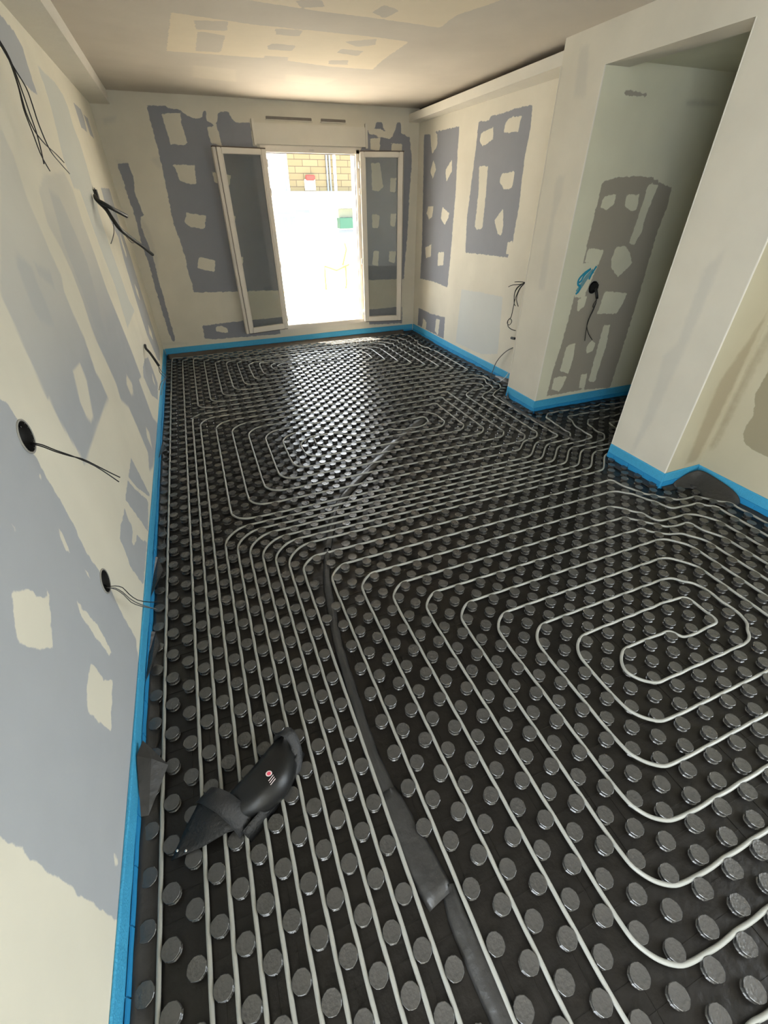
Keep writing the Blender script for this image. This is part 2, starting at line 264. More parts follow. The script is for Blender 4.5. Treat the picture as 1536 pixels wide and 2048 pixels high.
# ------------------------------------------------------------------ helpers
def mat(name, col, rough=0.6, spec=0.5, metal=0.0, noise=0.0, nscale=30, bump=0.0, bscale=60, **kw):
    m = bpy.data.materials.new(name); m.use_nodes = True
    nt = m.node_tree; b = nt.nodes['Principled BSDF']
    b.inputs['Base Color'].default_value = (*col, 1); b.inputs['Roughness'].default_value = rough
    b.inputs['Metallic'].default_value = metal; b.inputs['Specular IOR Level'].default_value = spec
    for k, v in kw.items(): b.inputs[k.replace('_', ' ')].default_value = v
    tc = nt.nodes.new('ShaderNodeTexCoord')
    if noise:
        n = nt.nodes.new('ShaderNodeTexNoise'); n.inputs['Scale'].default_value = nscale; n.inputs['Detail'].default_value = 4
        nt.links.new(tc.outputs['Object'], n.inputs['Vector'])
        mx = nt.nodes.new('ShaderNodeMix'); mx.data_type = 'RGBA'
        mx.inputs[6].default_value = (*[c * (1 - noise) for c in col], 1); mx.inputs[7].default_value = (*[min(1, c * (1 + noise)) for c in col], 1)
        nt.links.new(n.outputs['Fac'], mx.inputs[0]); nt.links.new(mx.outputs[2], b.inputs['Base Color'])
    if bump:
        n2 = nt.nodes.new('ShaderNodeTexNoise'); n2.inputs['Scale'].default_value = bscale; n2.inputs['Detail'].default_value = 5
        nt.links.new(tc.outputs['Object'], n2.inputs['Vector'])
        bp = nt.nodes.new('ShaderNodeBump'); bp.inputs['Strength'].default_value = bump; bp.inputs['Distance'].default_value = 0.01
        nt.links.new(n2.outputs['Fac'], bp.inputs['Height']); nt.links.new(bp.outputs['Normal'], b.inputs['Normal'])
    return m

def plaster(name, base, board, soft, soft2, ks=0.32):
    """jointing compound over plasterboard: float attributes carry the distance to each patch's outline"""
    m = bpy.data.materials.new(name); m.use_nodes = True
    nt = m.node_tree; N = nt.nodes; L = nt.links; b = N['Principled BSDF']
    b.inputs['Roughness'].default_value = 0.85; b.inputs['Specular IOR Level'].default_value = 0.25
    tc = N.new('ShaderNodeTexCoord')
    def noise(scale, detail=4):
        n = N.new('ShaderNodeTexNoise'); n.inputs['Scale'].default_value = scale; n.inputs['Detail'].default_value = detail
        L.new(tc.outputs['Object'], n.inputs['Vector']); return n
    def math_(op, a, bb):
        n = N.new('ShaderNodeMath'); n.operation = op
        for i, v in enumerate((a, bb)):
            if hasattr(v, 'is_linked'): L.new(v, n.inputs[i])
            else: n.inputs[i].default_value = v
        return n.outputs[0]
    rag = math_('MULTIPLY', math_('SUBTRACT', noise(28, 6).outputs['Fac'], 0.5), 0.03)
    def mask(attr, w, k):
        a = N.new('ShaderNodeAttribute'); a.attribute_name = attr
        s = math_('ADD', a.outputs['Fac'], rag)
        mr = N.new('ShaderNodeMapRange'); mr.interpolation_type = 'SMOOTHSTEP'
        mr.inputs['From Min'].default_value = -w; mr.inputs['From Max'].default_value = w; mr.inputs['To Max'].default_value = k
        L.new(s, mr.inputs['Value']); return mr.outputs['Result']
    def mix(f, a, c):
        n = N.new('ShaderNodeMix'); n.data_type = 'RGBA'
        L.new(f, n.inputs[0])
        for i, v in ((6, a), (7, c)):
            if isinstance(v, tuple): n.inputs[i].default_value = (*v, 1)
            else: L.new(v, n.inputs[i])
        return n.outputs[2]
    big = noise(2.2, 5).outputs['Fac']
    big = math_('ADD', math_('MULTIPLY', math_('SUBTRACT', big, 0.5), 2.2), 0.5)
    c0 = mix(big, tuple(x * (0.93 if ks < 0.5 else 0.95) for x in base), tuple(min(1, x * 1.07) for x in base))
    fine = noise(9, 6).outputs['Fac']
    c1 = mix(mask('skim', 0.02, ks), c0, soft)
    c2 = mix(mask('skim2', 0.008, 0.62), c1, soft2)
    brd = mix(fine, tuple(x * 0.96 for x in board), tuple(x * 1.04 for x in board))
    va = N.new('ShaderNodeAttribute'); va.attribute_name = 'veil'
    c2 = mix(va.outputs['Fac'], c2, brd)
    c3 = mix(mask('bare', 0.003, 0.96), c2, brd)
    L.new(c3, b.inputs['Base Color'])
    bp = N.new('ShaderNodeBump'); bp.inputs['Strength'].default_value = 0.25; bp.inputs['Distance'].default_value = 0.004
    L.new(noise(14, 8).outputs['Fac'], bp.inputs['Height']); L.new(bp.outputs['Normal'], b.inputs['Normal'])
    return m

def mesh_obj(name, V, F, m, parent=None, smooth=False):
    me = bpy.data.meshes.new(name)
    me.from_pydata([tuple(v) for v in V], [], [tuple(f) for f in F]); me.update()
    if smooth:
        me.polygons.foreach_set('use_smooth', [True] * len(me.polygons))
    ms = m if isinstance(m, (list, tuple)) else [m]
    for x in ms: me.materials.append(x)
    o = bpy.data.objects.new(name, me); C.objects.link(o)
    if parent is not None: o.parent = parent
    return o

def tag(o, label=None, cat=None, group=None, kind=None):
    if label: o['label'] = label
    if cat: o['category'] = cat
    if group: o['group'] = group
    if kind: o['kind'] = kind
    return o

def empty(name, loc=(0, 0, 0), label=None, cat=None, group=None, kind=None):
    o = bpy.data.objects.new(name, None); C.objects.link(o); o.location = loc; o.empty_display_size = 0.05
    return tag(o, label, cat, group, kind)

class MB:
    def __init__(s): s.V = []; s.F = []
    def add(s, V, F):
        n = len(s.V); s.V += [tuple(v) for v in V]; s.F += [tuple(i + n for i in f) for f in F]; return s
    def box(s, a, b, bev=0.0):
        x0, y0, z0 = [min(p, q) for p, q in zip(a, b)]; x1, y1, z1 = [max(p, q) for p, q in zip(a, b)]
        if bev <= 0:
            V = [(x0,y0,z0),(x1,y0,z0),(x1,y1,z0),(x0,y1,z0),(x0,y0,z1),(x1,y0,z1),(x1,y1,z1),(x0,y1,z1)]
            F = [(0,3,2,1),(4,5,6,7),(0,1,5,4),(1,2,6,5),(2,3,7,6),(3,0,4,7)]
            return s.add(V, F)
        bm = bmesh.new(); bmesh.ops.create_cube(bm, size=1)
        for v in bm.verts: v.co = Vector(((x0+x1)/2 + v.co.x*(x1-x0), (y0+y1)/2 + v.co.y*(y1-y0), (z0+z1)/2 + v.co.z*(z1-z0)))
        bmesh.ops.bevel(bm, geom=list(bm.edges), offset=bev, segments=2, affect='EDGES')
        bm.verts.index_update(); V = [v.co[:] for v in bm.verts]; F = [[v.index for v in f.verts] for f in bm.faces]; bm.free()
        return s.add(V, F)
    def build(s, name, m, parent=None, smooth=False): return mesh_obj(name, s.V, s.F, m, parent, smooth)

def tube_data(P, r, n=8, cap=True):
    P = np.array(P, float); T = np.gradient(P, axis=0); T /= np.linalg.norm(T, axis=1)[:, None] + 1e-12
    up_ = np.array([0, 0, 1.0])
    U = []; prev = None
    for t in T:
        ref = up_ if abs(t[2]) < 0.95 else np.array([1.0, 0, 0])
        if prev is None: a = np.cross(t, ref)
        else: a = prev - t * (prev @ t)
        a /= np.linalg.norm(a) + 1e-12; U.append(a); prev = a
    U = np.array(U); W = np.cross(T, U)
    ang = np.arange(n) * 2 * np.pi / n
    rr = np.broadcast_to(np.asarray(r, float), (len(P),))
    V = P[:, None, :] + rr[:, None, None] * (np.cos(ang)[None, :, None] * U[:, None, :] + np.sin(ang)[None, :, None] * W[:, None, :])
    V = V.reshape(-1, 3); F = []
    for i in range(len(P) - 1):
        for k in range(n):
            F.append((i*n+k, i*n+(k+1) % n, (i+1)*n+(k+1) % n, (i+1)*n+k))
    if cap:
        F.append(tuple(range(n))[::-1]); F.append(tuple((len(P)-1)*n + k for k in range(n)))
    return V, F

def spline(P, step):
    """Catmull-Rom resampling"""
    P = [np.array(p, float) for p in P]; P = [2*P[0]-P[1]] + P + [2*P[-1]-P[-2]]; out = []
    for i in range(1, len(P) - 2):
        a, b, c, d = P[i-1:i+3]; n = max(2, int(np.linalg.norm(c-b)/step))
        for k in range(n):
            t = k/n
            out.append(0.5*((2*b)+(c-a)*t+(2*a-5*b+4*c-d)*t*t+(3*b-a-3*c+d)*t**3))
    out.append(P[-2]); return np.array(out)

def wire(name, P, r, m, parent=None, n=6, step=0.02):
    V, F = tube_data(spline(P, step), r, n); return mesh_obj(name, V, F, m, parent, True)

def sdf(poly, X, Y):
    """signed distance, positive inside"""
    P = np.array(poly); Q = np.roll(P, -1, 0); d2 = np.full(X.shape, 1e9); ins = np.zeros(X.shape, bool)
    for (ax, ay), (bx, by) in zip(P, Q):
        ex, ey = bx-ax, by-ay; l = ex*ex+ey*ey
        if l < 1e-12: continue
        t = np.clip(((X-ax)*ex+(Y-ay)*ey)/l, 0, 1)
        d2 = np.minimum(d2, (X-ax-t*ex)**2+(Y-ay-t*ey)**2)
        c = (ay > Y) != (by > Y)
        ins ^= c & (X < (bx-ax)*(Y-ay)/(ey if abs(ey) > 1e-12 else 1e-12)+ax)
    return np.sqrt(d2)*np.where(ins, 1, -1)

def field(polys, A, B):
    out = np.full(A.shape, -0.2)
    for p in polys:
        q = np.array(p); m_ = (A > q[:,0].min()-0.1) & (A < q[:,0].max()+0.1) & (B > q[:,1].min()-0.1) & (B < q[:,1].max()+0.1)
        if m_.any():
            out[m_] = np.maximum(out[m_], sdf(p, A[m_], B[m_]))
    return out

def panel(name, o3, ua, va, us, vs, step, out_n, m, patch=None, holes=(), discs=(), thick=0.1, parent=None, kind='structure'):
    """wall slab: o3 = fixed coordinate axis/value, (ua, va) the in-plane axes, us/vs breakpoints; out_n = +1/-1 direction of the room along the fixed axis"""
    ax, val = o3
    def lin(bp):
        r_ = []
        for a, b in zip(bp[:-1], bp[1:]): r_ += list(np.linspace(a, b, max(1, int(round((b-a)/step)))+1)[:-1])
        return np.array(r_+[bp[-1]])
    bu = sorted(set([us[0], us[1]]+[h[k] for h in holes for k in (0, 1)])); bv = sorted(set([vs[0], vs[1]]+[h[k] for h in holes for k in (2, 3)]))
    u = lin(bu); v = lin(bv)
    for (cu, cvv, r_) in discs:
        u = np.unique(np.concatenate([u[np.abs(u-cu) > r_+0.014], np.arange(cu-r_-0.012, cu+r_+0.0121, 0.004)])); v = np.unique(np.concatenate([v[np.abs(v-cvv) > r_+0.014], np.arange(cvv-r_-0.012, cvv+r_+0.0121, 0.004)]))
    nu, nv = len(u), len(v)
    U, Vv = np.meshgrid(u, v, indexing='ij')
    co = np.zeros((nu*nv, 3)); co[:, ax] = val; co[:, ua] = U.ravel(); co[:, va] = Vv.ravel()
    uc = (u[:-1]+u[1:])/2; vc = (v[:-1]+v[1:])/2; UC, VC = np.meshgrid(uc, vc, indexing='ij')
    keep = np.ones(UC.shape, bool)
    for h in holes: keep &= ~((UC > h[0]) & (UC < h[1]) & (VC > h[2]) & (VC < h[3]))
    for (cu, cvv, r_) in discs: keep &= ((UC-cu)**2+(VC-cvv)**2) > r_*r_
    I, J = np.nonzero(keep); a = I*nv+J; F = np.stack([a, a+nv, a+nv+1, a+1], 1)
    e1 = np.zeros(3); e1[ua] = 1; e2 = np.zeros(3); e2[va] = 1
    flip = np.cross(e1, e2)[ax]*out_n < 0
    if flip: F = F[:, ::-1]
    V = co.tolist(); F = F.tolist()
    def quad(pts):
        n = len(V)
        for p in pts:
            c = [0, 0, 0]; c[ax] = p[2]; c[ua] = p[0]; c[va] = p[1]; V.append(c)
        F.append([n, n+1, n+2, n+3])
    bk = val-out_n*thick
    for a0, a1 in zip(bu[:-1], bu[1:]):
        for b0, b1 in zip(bv[:-1], bv[1:]):
            if any(h[0]-1e-6 < (a0+a1)/2 < h[1] and h[2] < (b0+b1)/2 < h[3] for h in holes): continue
            quad([(a0,b0,bk),(a0,b1,bk),(a1,b1,bk),(a1,b0,bk)])
    for h in list(holes)+[(us[0], us[1], vs[0], vs[1])]:
        a0, a1, b0, b1 = h
        for p, q in (((a0,b0),(a1,b0)),((a1,b0),(a1,b1)),((a1,b1),(a0,b1)),((a0,b1),(a0,b0))):
            quad([(p[0],p[1],val),(q[0],q[1],val),(q[0],q[1],bk),(p[0],p[1],bk)])
    ob = mesh_obj(name, V, F, m, parent)
    A = np.array(V)[:, ua]; B = np.array(V)[:, va]
    pd = PATCH.get(patch, {}) if patch else {}
    bare = np.minimum(field(pd.get('bare', []), A, B), -field(pd.get('dab', []), A, B)) if pd else np.full(A.shape, -0.2)
    veil = field(pd.get('veil', []), A, B)
    if pd.get('veil'):
        veil = np.clip(np.minimum(veil, -field(pd.get('dab', []), A, B))/0.012+0.5, 0, 1)*(0.30+0.66*np.clip((1.65-B)/0.65, 0, 1)**1.3)
    else: veil = np.zeros(A.shape)
    for nm, arr in (('veil', veil), ('bare', bare), ('skim', field(pd.get('skim', []), A, B)), ('skim2', field(pd.get('skim2', []), A, B))):
        at = ob.data.attributes.new(nm, 'FLOAT', 'POINT'); at.data.foreach_set('value', arr.astype(np.float32))
    if kind: ob['kind'] = kind
    return ob

# ------------------------------------------------------------------ materials
COMP = (0.62, 0.585, 0.50); BOARD = (0.235, 0.245, 0.285)
M_wall = plaster('jointed_plasterboard', COMP, BOARD, (0.42, 0.42, 0.40), (0.50, 0.54, 0.56))
M_left = plaster('jointed_plasterboard_long_wall', (0.70, 0.665, 0.555), (0.395, 0.415, 0.44), (0.51, 0.52, 0.495), (0.49, 0.53, 0.53), 0.62)
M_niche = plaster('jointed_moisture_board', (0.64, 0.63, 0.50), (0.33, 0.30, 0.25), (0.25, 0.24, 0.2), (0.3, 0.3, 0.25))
M_ceil = plaster('jointed_ceiling_board', (0.535, 0.485, 0.415), (0.69, 0.60, 0.455), (0.68, 0.61, 0.49), (0.6, 0.6, 0.6))
M_bay = plaster('jointed_board_shaded', (0.50, 0.46, 0.34), (0.32, 0.28, 0.19), (0.33, 0.27, 0.18), (0.5, 0.5, 0.4), 0.6)  # shade on the bay walls put into a darker, warmer plaster colour
M_plain = mat('filler_white', (0.64, 0.61, 0.54), 0.85, 0.25, noise=0.05, nscale=6, bump=0.15, bscale=20)
M_blue = mat('blue_foam', (0.055, 0.35, 0.59), 0.55, 0.35, noise=0.12, nscale=60, bump=0.5, bscale=160)
M_blue2 = mat('blue_foam_core', (0.02, 0.24, 0.50), 0.6, 0.3, noise=0.1, nscale=40)
M_film = mat('black_studded_plastic', (0.044, 0.0425, 0.040), 0.26, 1.0, noise=0.3, nscale=40, bump=0.16, bscale=90)
M_base = mat('black_mat_base', (0.009, 0.0075, 0.0062), 0.36, 0.35, noise=0.3, nscale=14, bump=0.25, bscale=30)
M_sheet = mat('thin_black_film', (0.030, 0.029, 0.028), 0.40, 0.45, noise=0.3, nscale=12, bump=0.5, bscale=22)
M_brown = mat('dusty_film_edge', (0.10, 0.082, 0.066), 0.5, 0.4, noise=0.3, nscale=10, bump=0.3, bscale=20)
M_pipe = mat('grey_heating_pipe', (0.29, 0.29, 0.265), 0.38, 0.5, noise=0.1, nscale=20)
M_black = mat('black_cable', (0.012, 0.012, 0.012), 0.5, 0.4, noise=0.2)
M_grey = mat('grey_cable', (0.10, 0.10, 0.095), 0.5, 0.4, noise=0.2)
M_white = mat('white_flexible_cable', (0.62, 0.62, 0.58), 0.5, 0.4, noise=0.05)
M_copper = mat('copper_wire_end', (0.55, 0.30, 0.16), 0.35, 0.5, 0.9, noise=0.1)
M_hole = mat('dark_box_plastic', (0.012, 0.011, 0.010), 0.6, 0.3, noise=0.2)
M_ring = mat('box_rim', (0.30, 0.29, 0.26), 0.6, 0.3, noise=0.1)
M_pvc = mat('cream_window_frame', (0.66, 0.61, 0.54), 0.4, 0.5, noise=0.04, nscale=8)
M_gasket = mat('dark_gasket', (0.10, 0.075, 0.055), 0.6, 0.3, noise=0.2)
M_hinge = mat('hinge_cap', (0.55, 0.52, 0.47), 0.35, 0.5, noise=0.05)
M_glass = mat('dusty_pane', (0.93, 0.95, 0.93), 0.03, 0.5, noise=0.02, nscale=3, Transmission_Weight=1.0, IOR=1.42, Alpha=1.0)
M_marker = mat('blue_marker', (0.02, 0.27, 0.42), 0.6, 0.3, noise=0.1)
M_markw = mat('blue_marker_wash', (0.16, 0.33, 0.38), 0.7, 0.3, noise=0.3, nscale=60)
M_pad = mat('black_nylon', (0.010, 0.010, 0.010), 0.5, 0.4, noise=0.3, nscale=30, bump=0.4, bscale=120)
M_padg = mat('black_moulded_cap', (0.010, 0.010, 0.010), 0.36, 0.35, noise=0.2, nscale=20, bump=0.15, bscale=20)
M_rivet = mat('steel_rivet', (0.8, 0.8, 0.8), 0.2, 0.5, 1.0, noise=0.05)
M_red = mat('red_print', (0.55, 0.06, 0.10), 0.5, 0.3, noise=0.05)
M_print = mat('pale_print', (0.6, 0.5, 0.5), 0.5, 0.3, noise=0.05)
M_vent = mat('grey_vent', (0.16, 0.14, 0.12), 0.5, 0.4, noise=0.1)

# ------------------------------------------------------------------ shell
fl = MB().box((XL-0.1, YR-0.1, -0.12), (XS+0.1, YB+0.3, -0.002)).build('floor', mat('screed', (0.10, 0.09, 0.08), 0.9, noise=0.2)); fl['kind'] = 'structure'
S = 0.016
wall_boxes = [(1.46, 1.093), (1.46, 0.495), (4.64, 1.68), (4.72, 0.535)]
panel('wall_left', (0, XL), 1, 2, (YR, YB), (0, HC), S, 1, M_left, 'left', holes=[(-2.1, -0.35, 0.15, 2.3)], discs=[(1.46, 1.093, 0.0465), (1.46, 0.495, 0.0445)], thick=0.12)  # hole: unseen opening behind the camera, added to brighten the room
panel('wall_back', (1, YB), 0, 2, (XL, XR), (0, HC), S, -1, M_wall, 'back', holes=[(WX0, WX1, WZ0, WZ1)], thick=0.12)
panel('wall_right', (0, XR), 1, 2, (YPF, YB), (0, 2.47), S, -1, M_wall, 'recess', thick=0.12)
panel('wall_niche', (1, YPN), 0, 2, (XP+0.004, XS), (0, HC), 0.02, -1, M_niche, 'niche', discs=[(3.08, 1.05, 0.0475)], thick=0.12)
def pier(name, y0, y1, x1, z0=0, z1=HC):
    V, F = [], []
    o = panel(name, (0, XP), 1, 2, (y0, y1), (z0, z1), 0.02, -1, M_wall, 'pier', thick=x1-XP)
    return o
pier('wall_pier', YPN+0.001, YPF, XR)
pier('wall_second_pier', YQN, YQF, XB)
pier('wall_header', YQF, YPN+0.001, XP+0.2, HH, HC)
panel('wall_bay_side', (1, YQN-0.001), 0, 2, (XP+0.004, XB), (0, HC), 0.03, -1, M_bay, 'side', thick=0.1)
panel('wall_bay', (0, XB), 1, 2, (YR, YQN), (0, HC), 0.025, -1, M_bay, 'bay', holes=[(-2.1, -0.5, 0.15, 2.3)], thick=0.12)  # hole: second unseen opening, added to let in more light
panel('wall_side_room', (0, XS), 1, 2, (1.4, YPN), (0, HC), 0.2, -1, M_niche, None, thick=0.1)
panel('wall_side_near', (1, 1.5), 0, 2, (XB+0.13, XS), (0, HC), 0.2, 1, M_niche, None, thick=0.06)
panel('wall_rear', (1, YR), 0, 2, (XL, XB), (0, HC), 0.2, 1, M_wall, None, holes=[], thick=0.12)
ce = panel('ceiling', (2, HC), 0, 1, (XL, XR+0.1), (YR, YB), 0.02, -1, M_ceil, 'ceil', thick=0.12)
panel('ceiling_side_room', (2, HH+0.03), 0, 1, (XP+0.2, XS), (1.5, YPN), 0.2, -1, M_niche, None, thick=0.1)
# boxed duct along the left wall
MB().box((XL, YR, 2.428), (-0.385, YB, HC)).build('ceiling_duct_casing', M_plain)['kind'] = 'structure'
# lowered ledge along the recess, open above
led = MB()
V = [(2.735, YPF, 2.405), (2.835, YB, 2.405), (XR, YB, 2.405), (XR, YPF, 2.405)]; V += [(x, y, 2.478) for x, y, z in V]
led.add(V, [(0, 3, 2, 1), (4, 5, 6, 7), (0, 1, 5, 4), (1, 2, 6, 5), (2, 3, 7, 6), (3, 0, 4, 7)])
led.build('ceiling_ledge', M_plain)['kind'] = 'structure'
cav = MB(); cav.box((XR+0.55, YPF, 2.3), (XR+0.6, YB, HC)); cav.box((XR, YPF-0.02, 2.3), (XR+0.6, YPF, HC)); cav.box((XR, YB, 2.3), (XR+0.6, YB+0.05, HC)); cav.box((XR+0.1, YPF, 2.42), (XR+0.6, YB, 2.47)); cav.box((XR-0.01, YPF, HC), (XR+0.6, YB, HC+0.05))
cav.build('trim_5', mat('shaded_cavity', (0.10, 0.07, 0.05), 0.9, noise=0.3))['kind'] = 'structure'  # cavity added to darken the gap, shadow brown put into its colour
# metal corner beads
for i, (x, y, z0, z1) in enumerate(((XP, YPN, 0.1, HH), (XP, YPF, 0.1, 2.40), (XP, YQF, 0.1, HH), (XP, YQN, 0.1, HC))):
    MB().box((x-0.003, y-0.0035, z0), (x+0.008, y+0.0035, z1), 0.002).build(f'trim_{i+1}', mat('corner_bead', (0.72, 0.69, 0.62), 0.7, noise=0.03))['kind'] = 'structure'

# ------------------------------------------------------------------ studded mat
U0, V0, PT = -0.2993, 0.5304, 0.06273
PU, PV = 0.06292, 0.06254
def XY(u, v): return U0+u*PU, V0+v*PV
STR = [spline([p[:2] for p in WIRE[k][0]], 0.03) for k in ('strip1', 'strip2', 'strip3', 'strip4')]
STW = [0.035, 0.026, 0.045, 0.045]
def in_room(x, y, m_=0.03):
    if XL+m_ < x < XP-m_ and YR+1.2 < y < YB-0.1: return True
    if XL+m_ < x < XR-m_-0.01 and YPF+m_ < y < YB-0.1: return True
    if XP-0.05 < x < XS-0.3 and YQF-0.02 < y < YPN-m_-0.02: return True
    if XB+0.15 < x < XS-0.3 and 1.6 < y < YPN-m_: return True
    if XP-0.05 < x < XB-m_-0.02 and YR+1.2 < y < YQN-m_-0.02: return True
    return False
studs = []
for c in range(-6, 80):
    for r in range(-30, 95):
        if (c+r) % 2 == 0: continue
        x, y = XY(c+0.5, r+0.5)
        if not in_room(x, y): continue
        if any(np.min((s[:, 0]-x)**2+(s[:, 1]-y)**2) < w_*w_ for s, w_ in zip(STR, STW)): continue
        studs.append((x, y))
studs = np.array(studs)
def stud_data():
    n = 16; V = []; F = []
    prof = [(0.0250, 0.0), (0.0215, 0.003), (0.0208, 0.016), (0.0258, 0.0185), (0.0263, 0.0222), (0.0250, 0.0235)]
    for (r, z) in prof:
        for k in range(n):
            a = 2*math.pi*(k+0.5)/n
            oct_ = math.cos(math.pi/8)/math.cos(((a+math.pi/8) % (math.pi/4))-math.pi/8)
            rr = r*(0.35+0.65*oct_)*1.03*(1-0.03*(k % 2))
            V.append((rr*math.cos(a), rr*math.sin(a), z))
    for i in range(len(prof)-1):
        for k in range(n): F.append((i*n+k, i*n+(k+1) % n, (i+1)*n+(k+1) % n, (i+1)*n+k))
    b = (len(prof)-1)*n
    for k in range(n): V.append((V[b+k][0]*0.55, V[b+k][1]*0.55, 0.0230))
    for k in range(n): F.append((b+k, b+(k+1) % n, b+n+(k+1) % n, b+n+k))
    F.append(tuple(b+n+k for k in range(n)))
    return np.array(V), F
SV, SF = stud_data()
stud_me = bpy.data.meshes.new('stud'); stud_me.from_pydata(SV.tolist(), [], SF); stud_me.materials.append(M_film)
d2 = (studs[:, 0]-0.35)**2+(studs[:, 1]-0.35)**2
cd = cam.matrix_world.inverted()
def vis(x, y):
    p = cd @ Vector((x, y, 0.02))
    if p.z > -0.05: return 9
    px, py = 768+FPX*p.x/-p.z, 1024-FPX*p.y/-p.z
    return -p.z if -10 < px < 1546 and -10 < py < 2055 else 9
dist = np.array([vis(x, y) for x, y in studs]); order = np.argsort(dist)
near = set(order[:100].tolist())
matroot = empty('studded_underfloor_mat', (0, 0, 0), 'black plastic underfloor heating mat covered in round studs, spread over the whole floor', 'floor mat')
# base sheet
bs = MB()
for a, b in (((XL+0.012, YR+0.01), (XP-0.012, YB-0.012)), ((XP-0.012, YPF+0.012), (XR-0.012, YB-0.012)), ((XP-0.012, YQF+0.012), (XS-0.02, YPN-0.012)),
             ((XB+0.15, 1.6), (XS-0.02, YQF+0.012)), ((XP-0.012, YR+0.01), (XB-0.012, YQN-0.012))):
    bs.box((a[0], a[1], -0.002), (b[0], b[1], 0.0))
base = bs.build('base_sheet', M_base, matroot)
# low moulded ribs between the studs
rb = MB()
for x, y in studs:
    if rng.random() < 0.5: rb.box((x+0.024, y-0.0012, 0), (x+PU*2-0.024, y+0.0012, 0.0018))
    if rng.random() < 0.22: rb.box((x-0.001, y+0.024, 0), (x+0.001, y+PV*2-0.024, 0.0018))
rb.build('moulded_ribs', M_base, matroot)['kind'] = 'stuff'
Vs, Fs = [], []
rest = [i for i in range(len(studs)) if i not in near]
A_ = rng.random(len(studs))*0.12-0.06
allV = np.zeros((len(rest)*len(SV), 3)); nV = len(SV)
for j, i in enumerate(rest):
    tilt = rng.normal(0, 0.012, 2); v = SV.copy(); v[:, 2] += np.where(SV[:, 2] > 0.01, v[:, 0]*tilt[0]+v[:, 1]*tilt[1], 0)
    v[:, 0] += studs[i, 0]; v[:, 1] += studs[i, 1]; allV[j*nV:(j+1)*nV] = v
    Fs += [tuple(k+j*nV for k in f) for f in SF]
mesh_obj('studs', allV, Fs, M_film, matroot)['kind'] = 'stuff'
for i in sorted(near):
    o = bpy.data.objects.new('stud', stud_me); C.objects.link(o); o.parent = matroot
    o.location = (studs[i, 0], studs[i, 1], 0); o.rotation_euler = (rng.normal(0, 0.012), rng.normal(0, 0.012), 0)

# ------------------------------------------------------------------ heating pipes
def fillet(pts, r0):
    out = []
    n = len(pts)
    for i, p in enumerate(pts):
        r = p[2] if len(p) > 2 else r0
        q = np.array(p[:2], float)
        if i in (0, n-1): out.append(q); continue
        a = np.array(pts[i-1][:2], float)-q; b = np.array(pts[i+1][:2], float)-q
        la, lb = np.linalg.norm(a), np.linalg.norm(b); a /= la; b /= lb
        ang = math.acos(max(-1, min(1, float(a@b))))
        if ang > math.pi-0.05 or r <= 0: out.append(q); continue
        t = min(r/math.tan(ang/2), la*0.49, lb*0.49)
        P0, P2 = q+a*t, q+b*t
        for k in range(9):
            s = k/8
            out.append((1-s)**2*P0+2*s*(1-s)*(q*0.93+0.07*(P0+P2)/2)+s*s*P2)
    return out
def pipe_path(pts, r0=2.0):
    P = fillet(pts, r0); D = []
    for a, b in zip(P[:-1], P[1:]):
        n = max(1, int(np.linalg.norm(b-a)/0.16))
        for k in range(n): D.append(a+(b-a)*k/n)
    D.append(P[-1]); D = np.array(D)
    T = np.gradient(D, axis=0); T /= np.linalg.norm(T, axis=1)[:, None]+1e-9
    X = U0+D[:, 0]*PU; Y = V0+D[:, 1]*PV
    # snake between the studs
    amp = 0.0016
    vert = np.abs(T[:, 1]) > 0.97; hor = np.abs(T[:, 0]) > 0.97
    ku = np.round(D[:, 0]); kv = np.round(D[:, 1])
    isl = np.abs(D[:, 0]-ku) < 0.1; isr = np.abs(D[:, 1]-kv) < 0.1
    dx = np.where(vert & isl, amp*np.cos(np.pi*(D[:, 1]-0.5+ku)), 0)
    dy = np.where(hor & isr, amp*np.cos(np.pi*(D[:, 0]-0.5+kv)), 0)
    X = X+dx; Y = Y+dy
    R = 0.0292
    def near_(X, Y):
        out = np.full(len(X), 1.0); bx = np.zeros(len(X)); by = np.zeros(len(X))
        for du in (0, 1):
            for dv in (0, 1):
                c = np.floor((X-U0)/PU-0.5)+du; r = np.floor((Y-V0)/PV-0.5)+dv
                ex, ey = X-(U0+(c+0.5)*PU), Y-(V0+(r+0.5)*PV); d = np.where(((c+r) % 2) == 1, np.hypot(ex, ey)+1e-9, 1.0)
                m_ = d < out; out = np.where(m_, d, out); bx = np.where(m_, ex, bx); by = np.where(m_, ey, by)
        return out, bx, by
    k = np.array([.25, .5, .25])
    for it in range(16):
        d, ex, ey = near_(X, Y); f = np.where(d < R, (R-d)/d*0.5, 0)
        X = X+ex*f; Y = Y+ey*f
        for _ in range(2): X[1:-1] = np.convolve(X, k, 'valid'); Y[1:-1] = np.convolve(Y, k, 'valid')
    d, _, _ = near_(X, Y)
    lift = np.clip((0.0290-d)/0.006, 0, 1)
    for _ in range(12): lift[1:-1] = np.maximum(np.convolve(lift, k, 'valid'), lift[1:-1]*0.97)
    for _ in range(6): lift[1:-1] = np.convolve(lift, k, 'valid')
    s = np.arange(len(X))
    Z = 0.0150+0.015*lift+0.0016*np.sin(s*0.021+X[0]*9)*np.sin(s*0.0083+Y[0])
    return np.stack([X, Y, Z], 1)
def pipe(pts, label, r0=2.0):
    V, F = tube_data(pipe_path(pts, r0), 0.0066, 10)
    return tag(mesh_obj('heating_pipe', V, F, M_pipe, None, True), label, 'pipe', 'heating pipes on the studded mat')
VB = -29
